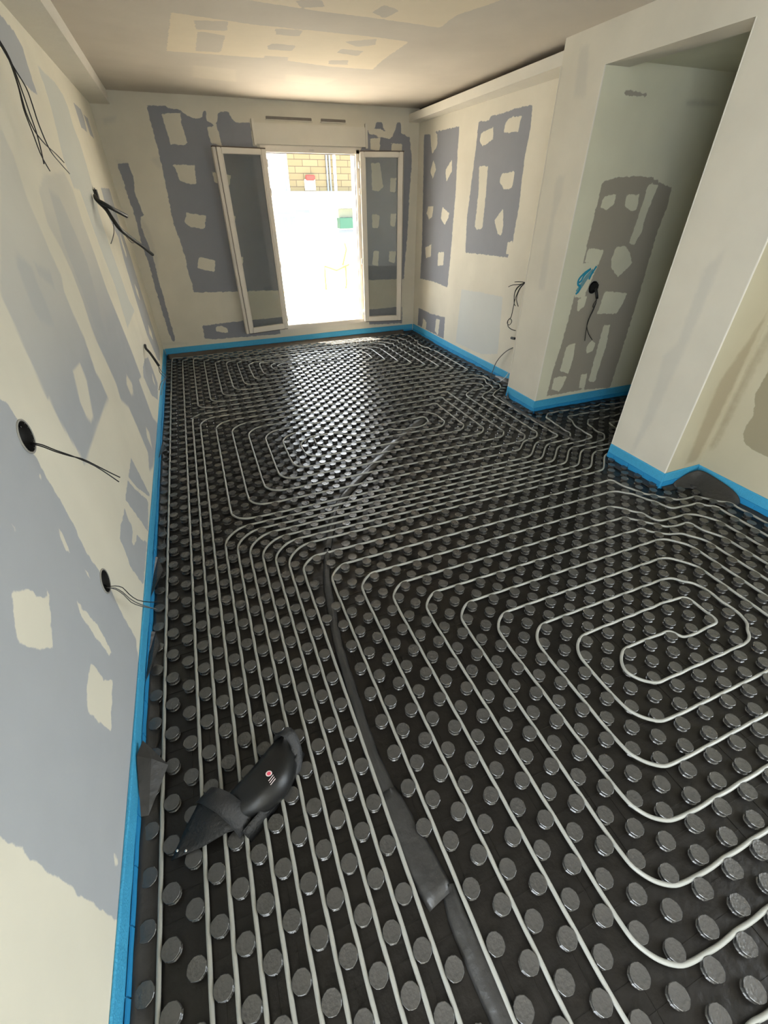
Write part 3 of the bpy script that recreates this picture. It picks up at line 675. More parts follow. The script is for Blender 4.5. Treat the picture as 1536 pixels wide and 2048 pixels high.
# back circuit: rings wound inwards, left / top / right / bottom lines in stud units
Lf = [-3, -1, 1, 3, 5, 7, 9, 11, 13, 15, 16]; Tp = [91, 90, 89, 88, 86, 85, 84, 82, 81, 80, 78.6]; Rt = [49, 47, 45, 43, 41, 39, 37, 35, 33]
Bt = {2: 61, 3: 63, 4: 65, 5: 67, 6: 69, 7: 71, 8: 73, 9: 75, 10: 76.5}
def ring_path(start):
    pts = [(Lf[start], VB)]; r = start
    while True:
        pts.append((Lf[r], Tp[r], 1.7))
        if r >= 9: break
        if r == 0: pts += [(49.7, 91, 2.2), (48, 80, 3), (49.2, 74, 3)]
        else: pts.append((Rt[r]-(0.6 if r < 5 else 0), Tp[r]-(1.5 if r in (3, 5) else 0.3), 2.2))
        pts.append((Rt[r]+0.2, Bt[r+2], 1.8)); pts.append((Lf[r+2], Bt[r+2], 1.6)); r += 2
    return pts
pa = ring_path(0); pb = ring_path(1)
pts = pa[:-1]+[(16, 78.6, 1.2), (30, 78.6, 0.9), (30, 80, 0.9)]+[(15, 80, 1.5)]+pb[:-1][::-1]
# the two strands meet in the middle of the spiral
pipe(pts, 'grey heating pipe wound in the farthest spiral, in front of the window wall')
# centre circuit
pts = [(0, VB), (0, 59, 1.8), (49.7, 59, 1.4), (49.7, 51, 1.2), (46, 49.2, 1.3), (46, 32, 1.6), (42, 32, 1.2), (39, 29, 1.5), (3, 29, 1.8), (3, 55, 2.4), (47.6, 55, 1.2), (47.1, 52.2, 1.1), (42, 51, 1.2), (42, 33, 1.9), (7, 33, 1.9), (7, 51, 2.4),
       (38, 51, 1.8), (38, 37, 1.9), (11, 37, 1.8), (11, 47, 2.2), (34, 47, 2.0), (34, 41, 1.9), (15, 41, 1.4), (15, 44.6, 1.2), (18, 45, 1.5), (20.5, 43, 1.5), (28, 42.3, 2), (32, 42.4, 1.0), (32, 45, 1.2),
       (13, 45, 1.9), (13, 39, 1.9), (36, 39, 1.9), (36, 49, 1.8), (9, 49, 2.4), (9, 35, 1.8), (40, 35, 1.9), (40, 53, 1.6), (5, 53, 2.4), (5, 31, 1.8), (38.8, 31, 1.3), (40.8, 33, 1.2), (44, 33, 1.4), (44, 49.5, 1.4), (48.4, 50.8, 1.3), (48.6, 57, 1.6), (1, 57, 2.2), (1, VB)]
pipe(pts, 'grey heating pipe of the mid-room spiral, around a small oval loop')
# three circuits that leave through the opening on the right
def side(k):
    return {2: [(2, VB), (2, 28, 2.4), (39.9, 28, 1.2), (42.9, 31, 1.4), (47.6, 31.1, 1.3), (48.1, 34.5, 2), (48.6, 38.9, 1.8), (51.5, 39.2, 1), (64, 38.2, 1.5), (74, 38.2)],
            3: [(3, VB), (3, 27, 2.4), (40.9, 27, 1.2), (43.9, 30, 1.4), (49.8, 30, 1.3), (50.2, 33, 1.5), (50.9, 36.9, 1.6), (54, 37.1, 1), (74, 36.2)],
            4: [(4, VB), (4, 26, 2.4), (41.9, 26, 1.2), (44.9, 29, 1.4), (51.6, 29, 1.3), (51.9, 32, 1.5), (53, 34.8, 1.5), (55.5, 34.9, 1), (74, 34.2)],
            5: [(5, VB), (5, 25, 2.4), (42.9, 25, 1.2), (45.9, 28, 1.4), (53, 28, 1.5), (54.8, 29.2, 1.2), (54.9, 33, 1.3), (74, 33)],
            6: [(6, VB), (6, 24, 2.4), (43.9, 24, 1.2), (46.9, 27, 1.4), (74, 27)],
            7: [(7, VB), (7, 23, 2.4), (44.9, 23, 1.3), (47.8, 26, 1.4), (74, 26)]}[k]
pipe(side(2)+[(78, 38.2, 1), (78, 36.2, 1)]+side(3)[::-1], 'pair of grey heating pipe runs turning furthest up into the side room opening')
pipe(side(4)+[(78, 34.2, 1), (78, 33, 1)]+side(5)[::-1], 'grey heating pipe with the middle double bend at the side room opening')
pipe(side(6)+[(78, 27, 1), (78, 26, 1)]+side(7)[::-1], 'grey heating pipe entering the side room closest to the nearer pier')
# front right circuit
pts = [(8, VB), (8, 21, 1.8), (43.8, 21, 1.6), (45.2, 17.2, 1.6), (47, 15.1, 1.5), (50, 15, 1.5), (52, 12, 1.8), (52, -14, 1.8), (12, -14, 1.8), (12, 17, 1.5), (40.6, 17, 1.4), (42.2, 13.1, 1.4), (46.8, 13, 1.4), (48, 11, 1.6),
       (48, -10, 2.2), (16, -10.1, 2.0), (16, 13, 1.5), (38.8, 13, 1.4), (41.6, 11.2, 1.2), (43, 11.1, 1.0), (44, 9.4, 1.3), (44, -6, 2.4), (20, -6.1, 2.0), (20, 9, 1.5), (39, 9.1, 1.3), (40.1, 7, 1.5), (40.1, -2, 2.4), (24, -2, 2.0), (24, 5, 1.4), (35.3, 5.2, 1.3),
       (36.4, 3.6, 1.0), (35.2, 2.1, 1.1), (32.2, 2.0, 1), (31, 3, 0.8), (26.1, 3, 1.5), (26, 0.1, 1.6), (37, 0.1, 1.5), (38.3, 1.6, 1.0), (38.3, 5.6, 1.4), (36.9, 7.1, 1.4), (22, 7, 1.5), (22, -4, 2.0), (42, -4, 2.4), (42, 9.4, 1.4), (40.8, 11.1, 1.3), (18, 11, 1.5),
       (18, -8.1, 2.0), (46, -8, 2.4), (46, 9, 1.5), (44.6, 12, 1.3), (42.2, 12.05, 1.2), (40.6, 14.2, 1.2), (39.1, 15, 1.5), (14, 15, 1.5), (14, -12.2, 2.0), (50, -12, 2), (50, 12.2, 1.6), (48.2, 14.0, 1.3), (45, 14.3, 1.4), (44.2, 17.6, 1.4), (43, 19.1, 1.5), (10, 19, 1.6), (10, VB)]
pipe(pts, 'grey heating pipe of the large near spiral on the right, ending in a hooked loop')

# ------------------------------------------------------------------ foam edge strips
def strip(name, p0, p1, label, inward, h=0.117, th=0.009, skirt=True):
    p0 = Vector((*p0, 0)); p1 = Vector((*p1, 0)); d = (p1-p0); L_ = d.length; d.normalize(); nrm = Vector((*inward, 0))
    n = max(2, int(L_/0.05)); V = []; F = []
    root = empty(name, tuple(p0), label, 'foam strip', 'foam edge strips at the foot of the walls')
    for i in range(n+1):
        t = i/n; p = d*(L_*t); wob = 0.0015*math.sin(t*L_*7+p0.x*3)+rng.normal(0, 0.0006)
        hh = h+0.002*math.sin(t*L_*3.1)
        prof = [(0.0005, 0.0), (th+wob, 0.0), (th+wob, hh*0.42), (th-0.001+wob, hh-0.006), (th-0.004+wob, hh), (0.001, hh), (0.0005, hh-0.002)]
        for o_, z in prof: V.append(tuple(p+nrm*o_+Vector((0, 0, z))))
    m_ = 7
    for i in range(n):
        for k in range(m_): F.append((i*m_+k, i*m_+(k+1) % m_, (i+1)*m_+(k+1) % m_, (i+1)*m_+k))
    F.append(tuple(range(m_))); F.append(tuple(n*m_+k for k in range(m_))[::-1])
    mesh_obj('foam_band', V, F, M_blue, root)
    # perforated lower lip
    lip = MB()
    a = 0.0
    while a < L_-0.01:
        b = min(L_, a+0.14)
        q0 = d*a+nrm*(th+0.002); q1 = d*(b-0.004)+nrm*(th+0.002)
        e = nrm*0.004; z0, z1 = 0.0, h*0.45
        vs = [q0, q1, q1+e, q0+e]
        lip.add([tuple(v+Vector((0, 0, z0))) for v in vs]+[tuple(v+Vector((0, 0, z1))) for v in vs], [(0,1,2,3),(4,5,6,7),(0,1,5,4),(1,2,6,5),(2,3,7,6),(3,0,4,7)])
        a = b
    lip.build('lower_lip', M_blue2, root)
    if skirt:
        V = []; F = []
        K = 5
        for i in range(n+1):
            t = i/n; p = d*(L_*t); w1 = 0.05+0.012*math.sin(t*L_*5)+rng.normal(0, 0.004); hz = skirt*(0.6+0.3*math.sin(t*L_*2.3+1))+rng.normal(0, 0.002)
            for k in range(K):
                s = k/(K-1); V.append(tuple(p+nrm*(th+0.007+s*w1)+Vector((0, 0, hz*(1-s)**1.6+0.0035+rng.normal(0, 0.0009)))))
        for i in range(n):
            for k in range(K-1): F.append((i*K+k, i*K+k+1, (i+1)*K+k+1, (i+1)*K+k))
        o = mesh_obj('film_skirt', V, F, M_sheet if name != 'back_edge_foam_strip' else M_brown, root, True)
        sol = o.modifiers.new('s', 'SOLIDIFY'); sol.thickness = 0.0008
    return root
strip('edge_foam_strip', (XL, YR+0.02), (XL, YB-0.02), 'long bright blue foam strip at the foot of the left wall', (1, 0), skirt=0.03)
strip('edge_foam_strip', (XL+0.015, YB), (XR-0.015, YB), 'blue foam strip along the window wall, lower part under brown dusty film', (0, -1), skirt=0.035)
strip('edge_foam_strip', (XR, YPF+0.02), (XR, YB-0.015), 'bright blue foam strip below the recessed right wall with two grey-blue boards', (-1, 0), skirt=0.03)
strip('edge_foam_strip', (XP, YPN-0.008), (XP, YPF), 'short blue foam strip wrapped on the face of the far pier', (-1, 0), skirt=0.02)
strip('edge_foam_strip', (XP, YPN), (XS-0.1, YPN), 'dark teal foam strip below the olive wall of the side room', (0, -1), skirt=0.02)
strip('edge_foam_strip', (XP, YQN-0.009), (XP, YQF), 'bright blue foam strip on the face of the nearer pier', (-1, 0), skirt=0.012)
strip('edge_foam_strip', (XP, YQN-0.002), (XB, YQN-0.002), 'short teal foam strip right of the nearer pier, behind raised black film', (0, -1), skirt=0.012)
strip('edge_foam_strip', (XB, YR+0.02), (XB, YQN-0.012), 'blue foam strip at the right edge of the photo with a white joint mark', (-1, 0), skirt=0.02)

# brown dusty film band in front of the window wall
V = []; F = []; n = 90
for i in range(n+1):
    x = XL+0.03+(XR-XL-0.2)*i/n
    w_ = 0.02+0.035*math.sin(math.pi*i/n)
    for k, (dy, z) in enumerate(((0.018, 0.05), (0.03, 0.034), (0.05+w_*0.5, 0.02), (0.06+w_, 0.010), (0.075+w_, 0.003))):
        V.append((x, YB-dy, z+rng.normal(0, 0.0012)))
for i in range(n):
    for k in range(4): F.append((i*5+k, (i+1)*5+k, (i+1)*5+k+1, i*5+k+1))
o = mesh_obj('edge_film', V, F, M_brown, None, True); o.modifiers.new('s', 'SOLIDIFY').thickness = 0.001
tag(o, 'brown dusty film lying against the foam strip under the window', 'film')

# ------------------------------------------------------------------ loose black film
def ribbon(name, P, W, label, arch=0.008, m=M_sheet, z=0.006, K=9):
    P = spline(P, 0.03); n = len(P); T = np.gradient(P, axis=0); T[:, 2] = 0; T /= np.linalg.norm(T, axis=1)[:, None]
    Nn = np.stack([-T[:, 1], T[:, 0], np.zeros(n)], 1); V = []; F = []
    for i in range(n):
        w_ = np.interp(i/(n-1), np.linspace(0, 1, len(W)), W); cr = 0.0022*math.sin(i*0.9)+0.0012*math.sin(i*2.3)
        for k in range(K):
            s = k/(K-1)*2-1
            V.append(tuple(P[i]*np.array([1, 1, 0])+Nn[i]*s*w_+np.array([0, 0, z+arch*(1-s*s)**0.7+cr*(1-abs(s))+0.0015*math.sin(i*0.5+s*6)])))
    for i in range(n-1):
        for k in range(K-1): F.append((i*K+k, i*K+k+1, (i+1)*K+k+1, (i+1)*K+k))
    o = mesh_obj(name, V, F, m, None, True); o.modifiers.new('s', 'SOLIDIFY').thickness = 0.0012
    return tag(o, label, 'film strip')
ribbon('film_strip', WIRE['strip1'][0], [0.05, 0.045, 0.035, 0.03, 0.02], 'glossy black film strip running diagonally under the pipes in mid room', 0.012, z=0.003)
ribbon('film_strip', WIRE['strip2'][0], [0.016, 0.022, 0.02, 0.022, 0.03], 'long narrow black film strip running lengthwise between two heating pipe runs', 0.016, z=0.003)
ribbon('film_strip', WIRE['strip3'][0], [0.026, 0.042, 0.05, 0.046], 'wide dull black film strip near the bottom, overlapping the end of the long narrow one', 0.012, z=0.008)
ribbon('film_strip', WIRE['strip4'][0], [0.022, 0.03, 0.034, 0.036, 0.03], 'black film strip leaving the picture at the bottom edge', 0.014, z=0.004)

def sheet(name, V, F, label, th=0.001, sub=2, m=M_sheet):
    o = mesh_obj(name, V, F, m, None, name != 'film_scrap')
    s = o.modifiers.new('sub', 'SUBSURF'); s.subdivision_type = 'SIMPLE' if name == 'film_scrap' else 'CATMULL_CLARK'; s.levels = sub; s.render_levels = sub
    o.modifiers.new('s', 'SOLIDIFY').thickness = th
    return tag(o, label, 'film')
def hang(name, base, nrm, hs, outs, label):
    """film standing up a wall: base points along the wall foot, top heights hs, foot offsets outs"""
    V = []; F = []; n = len(base); K = 4
    for i, (b, h_, o_) in enumerate(zip(base, hs, outs)):
        nx, ny = nrm[i] if isinstance(nrm, list) else nrm
        for k in range(K):
            s = k/(K-1)
            off = 0.016+o_*(1-s)**1.5+0.004*math.sin(i*2+k)
            V.append((b[0]+nx*off, b[1]+ny*off, 0.004+h_*s))
    for i in range(n-1):
        for k in range(K-1): F.append((i*K+k, i*K+k+1, (i+1)*K+k+1, (i+1)*K+k))
    return sheet(name, V, F, label)
hang('film_flap', [(XP+0.10, YQN-0.004), (XP+0.18, YQN-0.006), (XB-0.03, YQN-0.02), (XB-0.014, YQN-0.08), (XB-0.012, YQN-0.20), (XB-0.012, YQN-0.33), (XB-0.012, YQN-0.37)],
     [(0, -1), (0, -1), (-0.7, -0.7), (-0.8, -0.5), (-1, 0), (-1, 0), (-1, 0)], [0.02, 0.06, 0.105, 0.10, 0.088, 0.07, 0.012], [0.04, 0.06, 0.12, 0.14, 0.14, 0.13, 0.07],
     'large dark film flap standing in the corner right of the nearer pier')
hang('film_flap', [(XR-0.005, YPF+0.62), (XR-0.005, YPF+0.42), (XR-0.005, YPF+0.22), (XR-0.01, YPF+0.06), (XP+0.08, YPF+0.005), (XP-0.01, YPF-0.02), (XP-0.005, YPF-0.10)],
     [(-1, 0), (-1, 0), (-1, 0), (-0.8, 0.3), (-0.4, 0.8), (-1, 0.3), (-1, 0)], [0.01, 0.05, 0.075, 0.09, 0.10, 0.085, 0.01], [0.02, 0.02, 0.02, 0.02, 0.015, 0.01, 0.01],
     'black film flap folded up where the recess meets the far pier')
for (pts_, lab) in (([(XL, 1.02, 0.10), (XL+0.02, 1.02, 0.10), (XL+0.10, 0.93, 0.045), (XL+0.035, 0.80, 0.02)], 'pointed black film flap by the left foam strip, beside the knee pad'),
                    ([(XL, 1.35, 0.06), (XL+0.02, 1.36, 0.055), (XL+0.055, 1.50, 0.035), (XL+0.03, 1.60, 0.02)], 'crumpled black film beside the lower outlet box wires'),
                    ([(XL, 1.85, 0.06), (XL+0.018, 1.87, 0.05), (XL+0.06, 2.02, 0.035), (XL+0.025, 2.16, 0.02)], 'crumpled grey-black film at the foot of the left wall, mid length'),
                    ([(XL, 3.35, 0.08), (XL+0.02, 3.36, 0.08), (XL+0.06, 3.5, 0.05), (XL+0.03, 3.66, 0.02)], 'small grey film scrap at the far left by the foam strip')):
    a, b, c_, d_ = [Vector(p) for p in pts_]
    a = a+Vector((0.014, -0.05, 0)); b = b+Vector((0.01, 0, 0))
    e_ = Vector((XL+0.014, d_.y, 0.03))
    V = [a, b, c_, d_, e_, (a+e_)/2, (a+c_)/2+Vector((0.0, 0, 0.012))]
    sheet('film_scrap', [tuple(v) for v in V], [(0, 1, 6), (1, 2, 6), (2, 3, 6), (3, 4, 5), (3, 5, 6), (5, 0, 6)], lab, 0.0012, 2)

# grey cloth-like film by the far pier foot
V = []; F = []
for i in range(15):
    t = i/14; y = 3.45-1.05*t; x = 2.66-0.03*math.sin(t*5)-0.02*t
    for k in range(6):
        s = k/5; V.append((x-0.038*s+rng.normal(0, 0.002), y+0.02*s, 0.023+0.007*math.sin(s*math.pi)+rng.normal(0, 0.0015)))
for i in range(14):
    for k in range(5): F.append((i*6+k, i*6+k+1, (i+1)*6+k+1, (i+1)*6+k))
sheet('film_band', V, F, 'wrinkled grey-black film band across the side room opening, from pier to pier', 0.001, 1, mat('dusty_grey_film', (0.05, 0.05, 0.05), 0.5, 0.4, noise=0.4, nscale=30, bump=0.5, bscale=40))

def crumb(x, y, z, r, lab):
    bm = bmesh.new(); bmesh.ops.create_icosphere(bm, subdivisions=1, radius=r)
    for v in bm.verts: v.co = Vector((v.co.x*(1+rng.normal(0, 0.2))+x, v.co.y*(1+rng.normal(0, 0.2))+y, v.co.z*0.7+z))
    me = bpy.data.meshes.new('plaster_crumb'); bm.to_mesh(me); bm.free(); me.materials.append(M_plain)
    o = bpy.data.objects.new('plaster_crumb', me); C.objects.link(o); tag(o, lab, 'plaster crumb')
crumb(0.236, 1.265, 0.006, 0.005, 'single white plaster crumb beside the long narrow film strip')

# ------------------------------------------------------------------ wires and outlet boxes
def ring_cup(root, ctr, nrm, r, depth=0.045):
    nrm = Vector(nrm); q = nrm.to_track_quat('Z', 'Y').to_matrix().to_4x4(); T = Matrix.Translation(ctr) @ q
    n = 28; prof = [(r*1.12, 0.0005), (r*1.12, 0.003), (r*1.04, 0.004), (r, 0.003), (r, 0.0005)]
    V = []; F = []
    for rr, z in prof:
        for k in range(n):
            a = 2*math.pi*k/n; V.append(T @ Vector((rr*math.cos(a), rr*math.sin(a), z)))
    for i in range(4):
        for k in range(n): F.append((i*n+k, i*n+(k+1) % n, (i+1)*n+(k+1) % n, (i+1)*n+k))
    mesh_obj('rim', [tuple(v) for v in V], F, M_ring, root, True)
    V = []; F = []
    for rr, z in ((r*1.0, 0.002), (r*0.97, -0.01), (r*0.95, -depth)):
        for k in range(n):
            a = 2*math.pi*k/n; V.append(T @ Vector((rr*math.cos(a), rr*math.sin(a), z)))
    for i in range(2):
        for k in range(n): F.append((i*n+k, i*n+(k+1) % n, (i+1)*n+(k+1) % n, (i+1)*n+k))
    F.append(tuple(2*n+k for k in range(n)))
    cup = mesh_obj('cup', [tuple(v) for v in V], F, M_hole, root, True)
    for a in (0.6, 3.7):
        p = T @ Vector((r*0.8*math.cos(a), r*0.8*math.sin(a), -0.012)); bm = MB().box((p.x-0.003, p.y-0.003, p.z-0.003), (p.x+0.003, p.y+0.003, p.z+0.003), 0.001)
        bm.build('screw', M_rivet, cup)
r_ = empty('outlet_box', (0, 0, 0), 'open round outlet box with long wires, higher on the left wall', 'outlet box'); ring_cup(r_, (XL, 1.46, 1.093), (1, 0, 0), 0.046)
for p in WIRE['boxw']: wire('wire', p, 0.0018, M_black, r_)
r_ = empty('outlet_box', (0, 0, 0), 'open round outlet box low on the left wall with wires curling over the blue strip', 'outlet box'); ring_cup(r_, (XL, 1.46, 0.495), (1, 0, 0), 0.044)
for i, p in enumerate(WIRE['box2w']): wire('wire', p, 0.0018, M_grey if i else M_black, r_)
r_ = empty('outlet_box', (0, 0, 0), 'dark outlet box on the olive side room wall with a hanging black cable', 'outlet box'); ring_cup(r_, (3.08, YPN, 1.05), (0, -1, 0), 0.047)
for p in WIRE['nc']: wire('conduit', p, 0.011, M_black, r_, 10)
for p in WIRE['ncthin']: wire('wire', p, 0.003, M_black, r_)
rag = MB()
rag.box((3.04, YPN-0.03, 1.03), (3.12, YPN-0.004, 1.085), 0.012); rag.build('cable_tangle', M_black, r_)
r_ = empty('wire_bundle', (0, 0, 0), 'bunch of thin black wires hanging free at the upper left', 'wires')
for p in WIRE['hang']: wire('wire', p, 0.0024, M_black, r_)
for p, q_, lab in ((WIRE['stub'][0], WIRE['stubthin'][0], 'shorter black conduit end sticking out of the left wall near the window wall'), (WIRE['stub'][1], WIRE['stubthin'][1], 'longer black conduit end reaching down from the left wall near the window wall')):
    r_ = empty('cable_conduit', (0, 0, 0), lab, 'conduit', 'conduit ends on the left wall')
    wire('conduit', p, 0.014, M_black, r_, 10); wire('wire', q_, 0.003, M_grey, r_)
bm = MB(); bm.box((XL+0.001, 4.58, 1.64), (XL+0.022, 4.66, 1.74), 0.01); bm.build('mouth', M_black, r_)
r_ = empty('cable_conduit', (0, 0, 0), 'black conduit end low on the left wall near the far corner', 'conduit')
for p in WIRE['low']: wire('conduit', p, 0.011, M_black, r_, 10)
for p in WIRE['lowthin']: wire('wire', p, 0.0028, M_grey, r_)
r_ = empty('wire_bundle', (0, 0, 0), 'bundle of black wires with a round loop on the recess wall beside the far pier', 'wires')
for p in WIRE['rec']: wire('wire', p, 0.0036, M_black, r_)
V_, F_ = tube_data(WIRE['connector'][0], 0.012, 10); tag(mesh_obj('cable_clip', V_, F_, M_black), 'tiny black clip on the recess wall under the wire bundle', 'clip')
labs = ['thin grey cable curving from the recess wall down to the floor', 'white cable lying over the black film flap by the far pier', 'white cable curling up against the foot of the far pier']
for p, l in zip(WIRE['white'], labs): tag(wire('loose_cable', p, 0.0045, M_white if l[0] == 'w' else M_grey, None, 8), l, 'cable')
r_ = empty('marker_writing', (0, 0, 0), 'blue marker scribble beside the outlet box on the olive wall', 'marking')
V, F = tube_data(spline(WIRE['markw'][0], 0.01), 0.020, 10); V[:, 1] = YPN-0.0012+(V[:, 1]-YPN)*0.02
mesh_obj('faded_wash', V, F, M_markw, r_)
for i, p in enumerate(WIRE['mark']):
    V, F = tube_data(spline(p, 0.01), 0.0085, 8); V[:, 1] = YPN-0.0025+(V[:, 1]-YPN+0.003)*0.08
    mesh_obj('stroke', V, F, M_marker, r_)

# ------------------------------------------------------------------ french window
win = empty('window_1', (0, 0, 0), kind='structure')
fr = MB(); T_ = 0.045
y0, y1 = YB-0.012, YB+0.06
fr.box((WX0-0.02, y0, WZ0), (WX0+T_, y1, WZ1), 0.006); fr.box((WX1-T_, y0, WZ0), (WX1+0.02, y1, WZ1), 0.006)
fr.box((WX0-0.02, y0, WZ1-T_), (WX1+0.02, y1, WZ1+0.02), 0.006); fr.box((WX0-0.02, y0-0.01, WZ0-0.03), (WX1+0.02, y1, WZ0+0.03), 0.006)
fr.build('window_frame', M_pvc, win)
gk = MB()
for a, b in (((WX0+T_, y1-0.03, WZ0), (WX0+T_+0.006, y1-0.02, WZ1)), ((WX1-T_-0.006, y1-0.03, WZ0), (WX1-T_, y1-0.02, WZ1)), ((WX0, y1-0.03, WZ1-T_-0.008), (WX1, y1-0.02, WZ1-T_))): gk.box(a, b)
gk.build('gasket', M_gasket, win)
rvl = MB()
for a, b in (((WX0-0.05, YB+0.06, WZ0-0.05), (WX0+0.012, YB+0.30, WZ1+0.05)), ((WX1-0.012, YB+0.06, WZ0-0.05), (WX1+0.05, YB+0.30, WZ1+0.05)), ((WX0-0.05, YB+0.06, WZ1-0.01), (WX1+0.05, YB+0.30, WZ1+0.06)), ((WX0-0.05, YB+0.06, WZ0-0.06), (WX1+0.05, YB+0.34, WZ0))): rvl.box(a, b)
rvl.build('outer_reveal', M_plain, win)
MB().box((1.57, y0-0.012, WZ1-0.03), (1.63, y0+0.002, WZ1-0.012), 0.005).build('latch_keeper', M_hinge, win)
MB().box((0.95, YB-0.006, 0.155), (1.92, YB+0.002, 0.222), 0.002).build('sill_band', M_plain, win)
def leaf(hx, hy, ox, oy, z0, z1, side):
    d = Vector((ox-hx, oy-hy, 0)); W_ = d.length; d.normalize(); nr = Vector((d.y, -d.x, 0))
    if nr.y > 0: nr = -nr          # towards the room
    X = Matrix(((d.x, nr.x, 0, hx), (d.y, nr.y, 0, hy), (0, 0, 1, 0), (0, 0, 0, 1)))
    lf = empty('casement', (0, 0, 0)); lf.parent = win
    def tr(mb):
        mb.V = [tuple(X @ Vector(v)) for v in mb.V]; return mb
    s, t = 0.052, 0.058; m_ = MB()
    m_.box((0, 0, z0), (s, t, z1), 0.006); m_.box((W_-s, 0, z0), (W_, t, z1), 0.006); m_.box((s-0.004, 0, z0), (W_-s+0.004, t, z0+s+0.01), 0.006); m_.box((s-0.004, 0, z1-s), (W_-s+0.004, t, z1), 0.006)
    m_.box((s, t-0.014, z0+s), (s+0.012, t-0.002, z1-s), 0.003); m_.box((W_-s-0.012, t-0.014, z0+s), (W_-s, t-0.002, z1-s), 0.003)
    tr(m_).build('sash', M_pvc, lf)
    g = MB()
    ex = 0.034 if side < 0 else 0.010
    g.box((W_, -0.012, z0-0.004), (W_+ex, t-0.014, z1+0.004), 0.003); g.box((W_+ex*0.4, t-0.016, z0), (W_+ex*0.7, t-0.008, z1), 0.002); tr(g).build('rebate_edge', M_pvc, lf)
    g = MB(); g.box((-0.002, -0.008, z1), (W_+ex, t-0.004, z1+0.010)); g.box((W_-0.001, t-0.010, z0), (W_+0.003, t-0.004, z1)); g.box((s, t-0.022, z0+s+0.008), (s+0.004, t-0.014, z1-s)); g.box((W_-s-0.004, t-0.022, z0+s+0.008), (W_-s, t-0.014, z1-s)); g.box((0.01, t-0.001, z0-0.006), (W_, t+0.001, z0))
    tr(g).build('seal', M_gasket, lf)
    g = MB(); g.box((s-0.005, 0.024, z0+s), (W_-s+0.005, 0.030, z1-s)); tr(g).build('glass_pane', M_glass, lf)
    for zz in (z0+0.12, z0+0.75, z1-0.38, z1-0.12):
        P_ = [X @ Vector((-0.012, 0.03, zz-0.035)), X @ Vector((-0.012, 0.03, zz)), X @ Vector((-0.012, 0.03, zz+0.035))]
        Vv, Ff = tube_data([tuple(p) for p in P_], 0.010, 10); mesh_obj('hinge', Vv, Ff, M_hinge, lf, True)
    return lf
leaf(1.045, 6.30, 0.515, 6.285-0.085, 0.245, 2.115, -1)
leaf(2.175, 6.30, 2.685, 6.185, 0.235, 2.115, 1)
# shutter casing above
cs = empty('shutter_casing', (0, 0, 0), 'flat cream roller shutter casing above the window', 'shutter box')
MB().box((0.985, YB-0.028, 2.162), (2.262, YB, 2.34), 0.003).build('front_board', M_plain, cs)
MB().box((0.955, YB-0.034, 2.15), (0.985, YB, 2.372), 0.003).build('side_trim', M_plain, cs)
MB().box((2.262, YB-0.034, 2.15), (2.29, YB, 2.372), 0.003).build('side_trim', M_plain, cs)
for x0, x1, lab in ((1.12, 1.63, 'long narrow dark air vent slot above the shutter casing'), (1.74, 2.03, 'shorter dark air vent slot above the shutter casing, on the right')):
    v_ = empty('air_vent', (0, 0, 0), lab, 'vent'); MB().box((x0, YB-0.014, 2.372), (x1, YB, 2.398), 0.003).build('vent_body', M_vent, v_)
    MB().box((x0-0.008, YB-0.018, 2.366), (x1+0.008, YB, 2.373), 0.002).build('vent_lip', M_plain, v_)

# ------------------------------------------------------------------ knee pad
kp = empty('knee_pad', (0, 0, 0), 'black knee pad with straps and a small red and white badge lying on the pipes', 'knee pad')
def loft(name, rings, m, closed_ends=True, sub=1):
    """rings: list of lists of points"""
    n = len(rings[0]); V = [p for r in rings for p in r]; F = []
    for i in range(len(rings)-1):
        for k in range(n): F.append((i*n+k, i*n+(k+1) % n, (i+1)*n+(k+1) % n, (i+1)*n+k))
    if closed_ends: F.append(tuple(range(n))[::-1]); F.append(tuple((len(rings)-1)*n+k for k in range(n)))
    o = mesh_obj(name, V, F, m, kp, True)
    if sub: s = o.modifiers.new('s', 'SUBSURF'); s.levels = sub; s.render_levels = sub
    return o
c0 = Vector((-0.275, 0.700, 0.030)); c1 = Vector((-0.045, 0.865, 0.030)); dd = (c1-c0).normalized(); nn = Vector((-dd.y, dd.x, 0))
Lc = (c1-c0).length; rings = []
for i in range(17):
    t = i/16; w_ = 0.078*(1-abs(2*t-1)**2.6*0.45)*(1-0.35*max(0, t-0.55)); hgt = 0.070*(1-abs(2*t-1)**2.2*0.5); bow = -0.040*math.sin(t*math.pi)
    ctr = c0+dd*(Lc*t)+nn*bow; r = []
    for k in range(18):
        a = 2*math.pi*k/18; ca, sa = math.cos(a), math.sin(a)
        ridge = (0.007 if k in (3, 6) else -0.003 if k in (4, 5) else 0)*math.sin(t*math.pi)
        r.append(tuple(ctr+nn*(w_*ca)+Vector((0, 0, (hgt+ridge)*max(sa, 0)**0.8+0.012*min(sa, 0)))))
    rings.append(r)
cap = loft('moulded_cap', rings, M_padg)
def strap(name, P, w0, w1, m=M_pad, th=0.003, side_v=None):
    P = spline(P, 0.015); n = len(P); V = []; F = []
    T = np.gradient(P, axis=0); T /= np.linalg.norm(T, axis=1)[:, None]
    for i in range(n):
        w_ = w0+(w1-w0)*i/(n-1); s = np.array(side_v if side_v is not None else (0, 0, 1.0)); s = s-T[i]*(s@T[i]); s /= np.linalg.norm(s)
        V.append(tuple(P[i]-s*w_)); V.append(tuple(P[i])); V.append(tuple(P[i]+s*w_))
    for i in range(n-1):
        for k in (0, 1): F.append((i*3+k, i*3+k+1, (i+1)*3+k+1, (i+1)*3+k))
    o = mesh_obj(name, V, F, m, kp, True); o.modifiers.new('s', 'SOLIDIFY').thickness = th
    return o
M_strap = mat('black_webbing', (0.020, 0.020, 0.021), 0.5, 0.4, noise=0.25, nscale=60, bump=0.3, bscale=150)
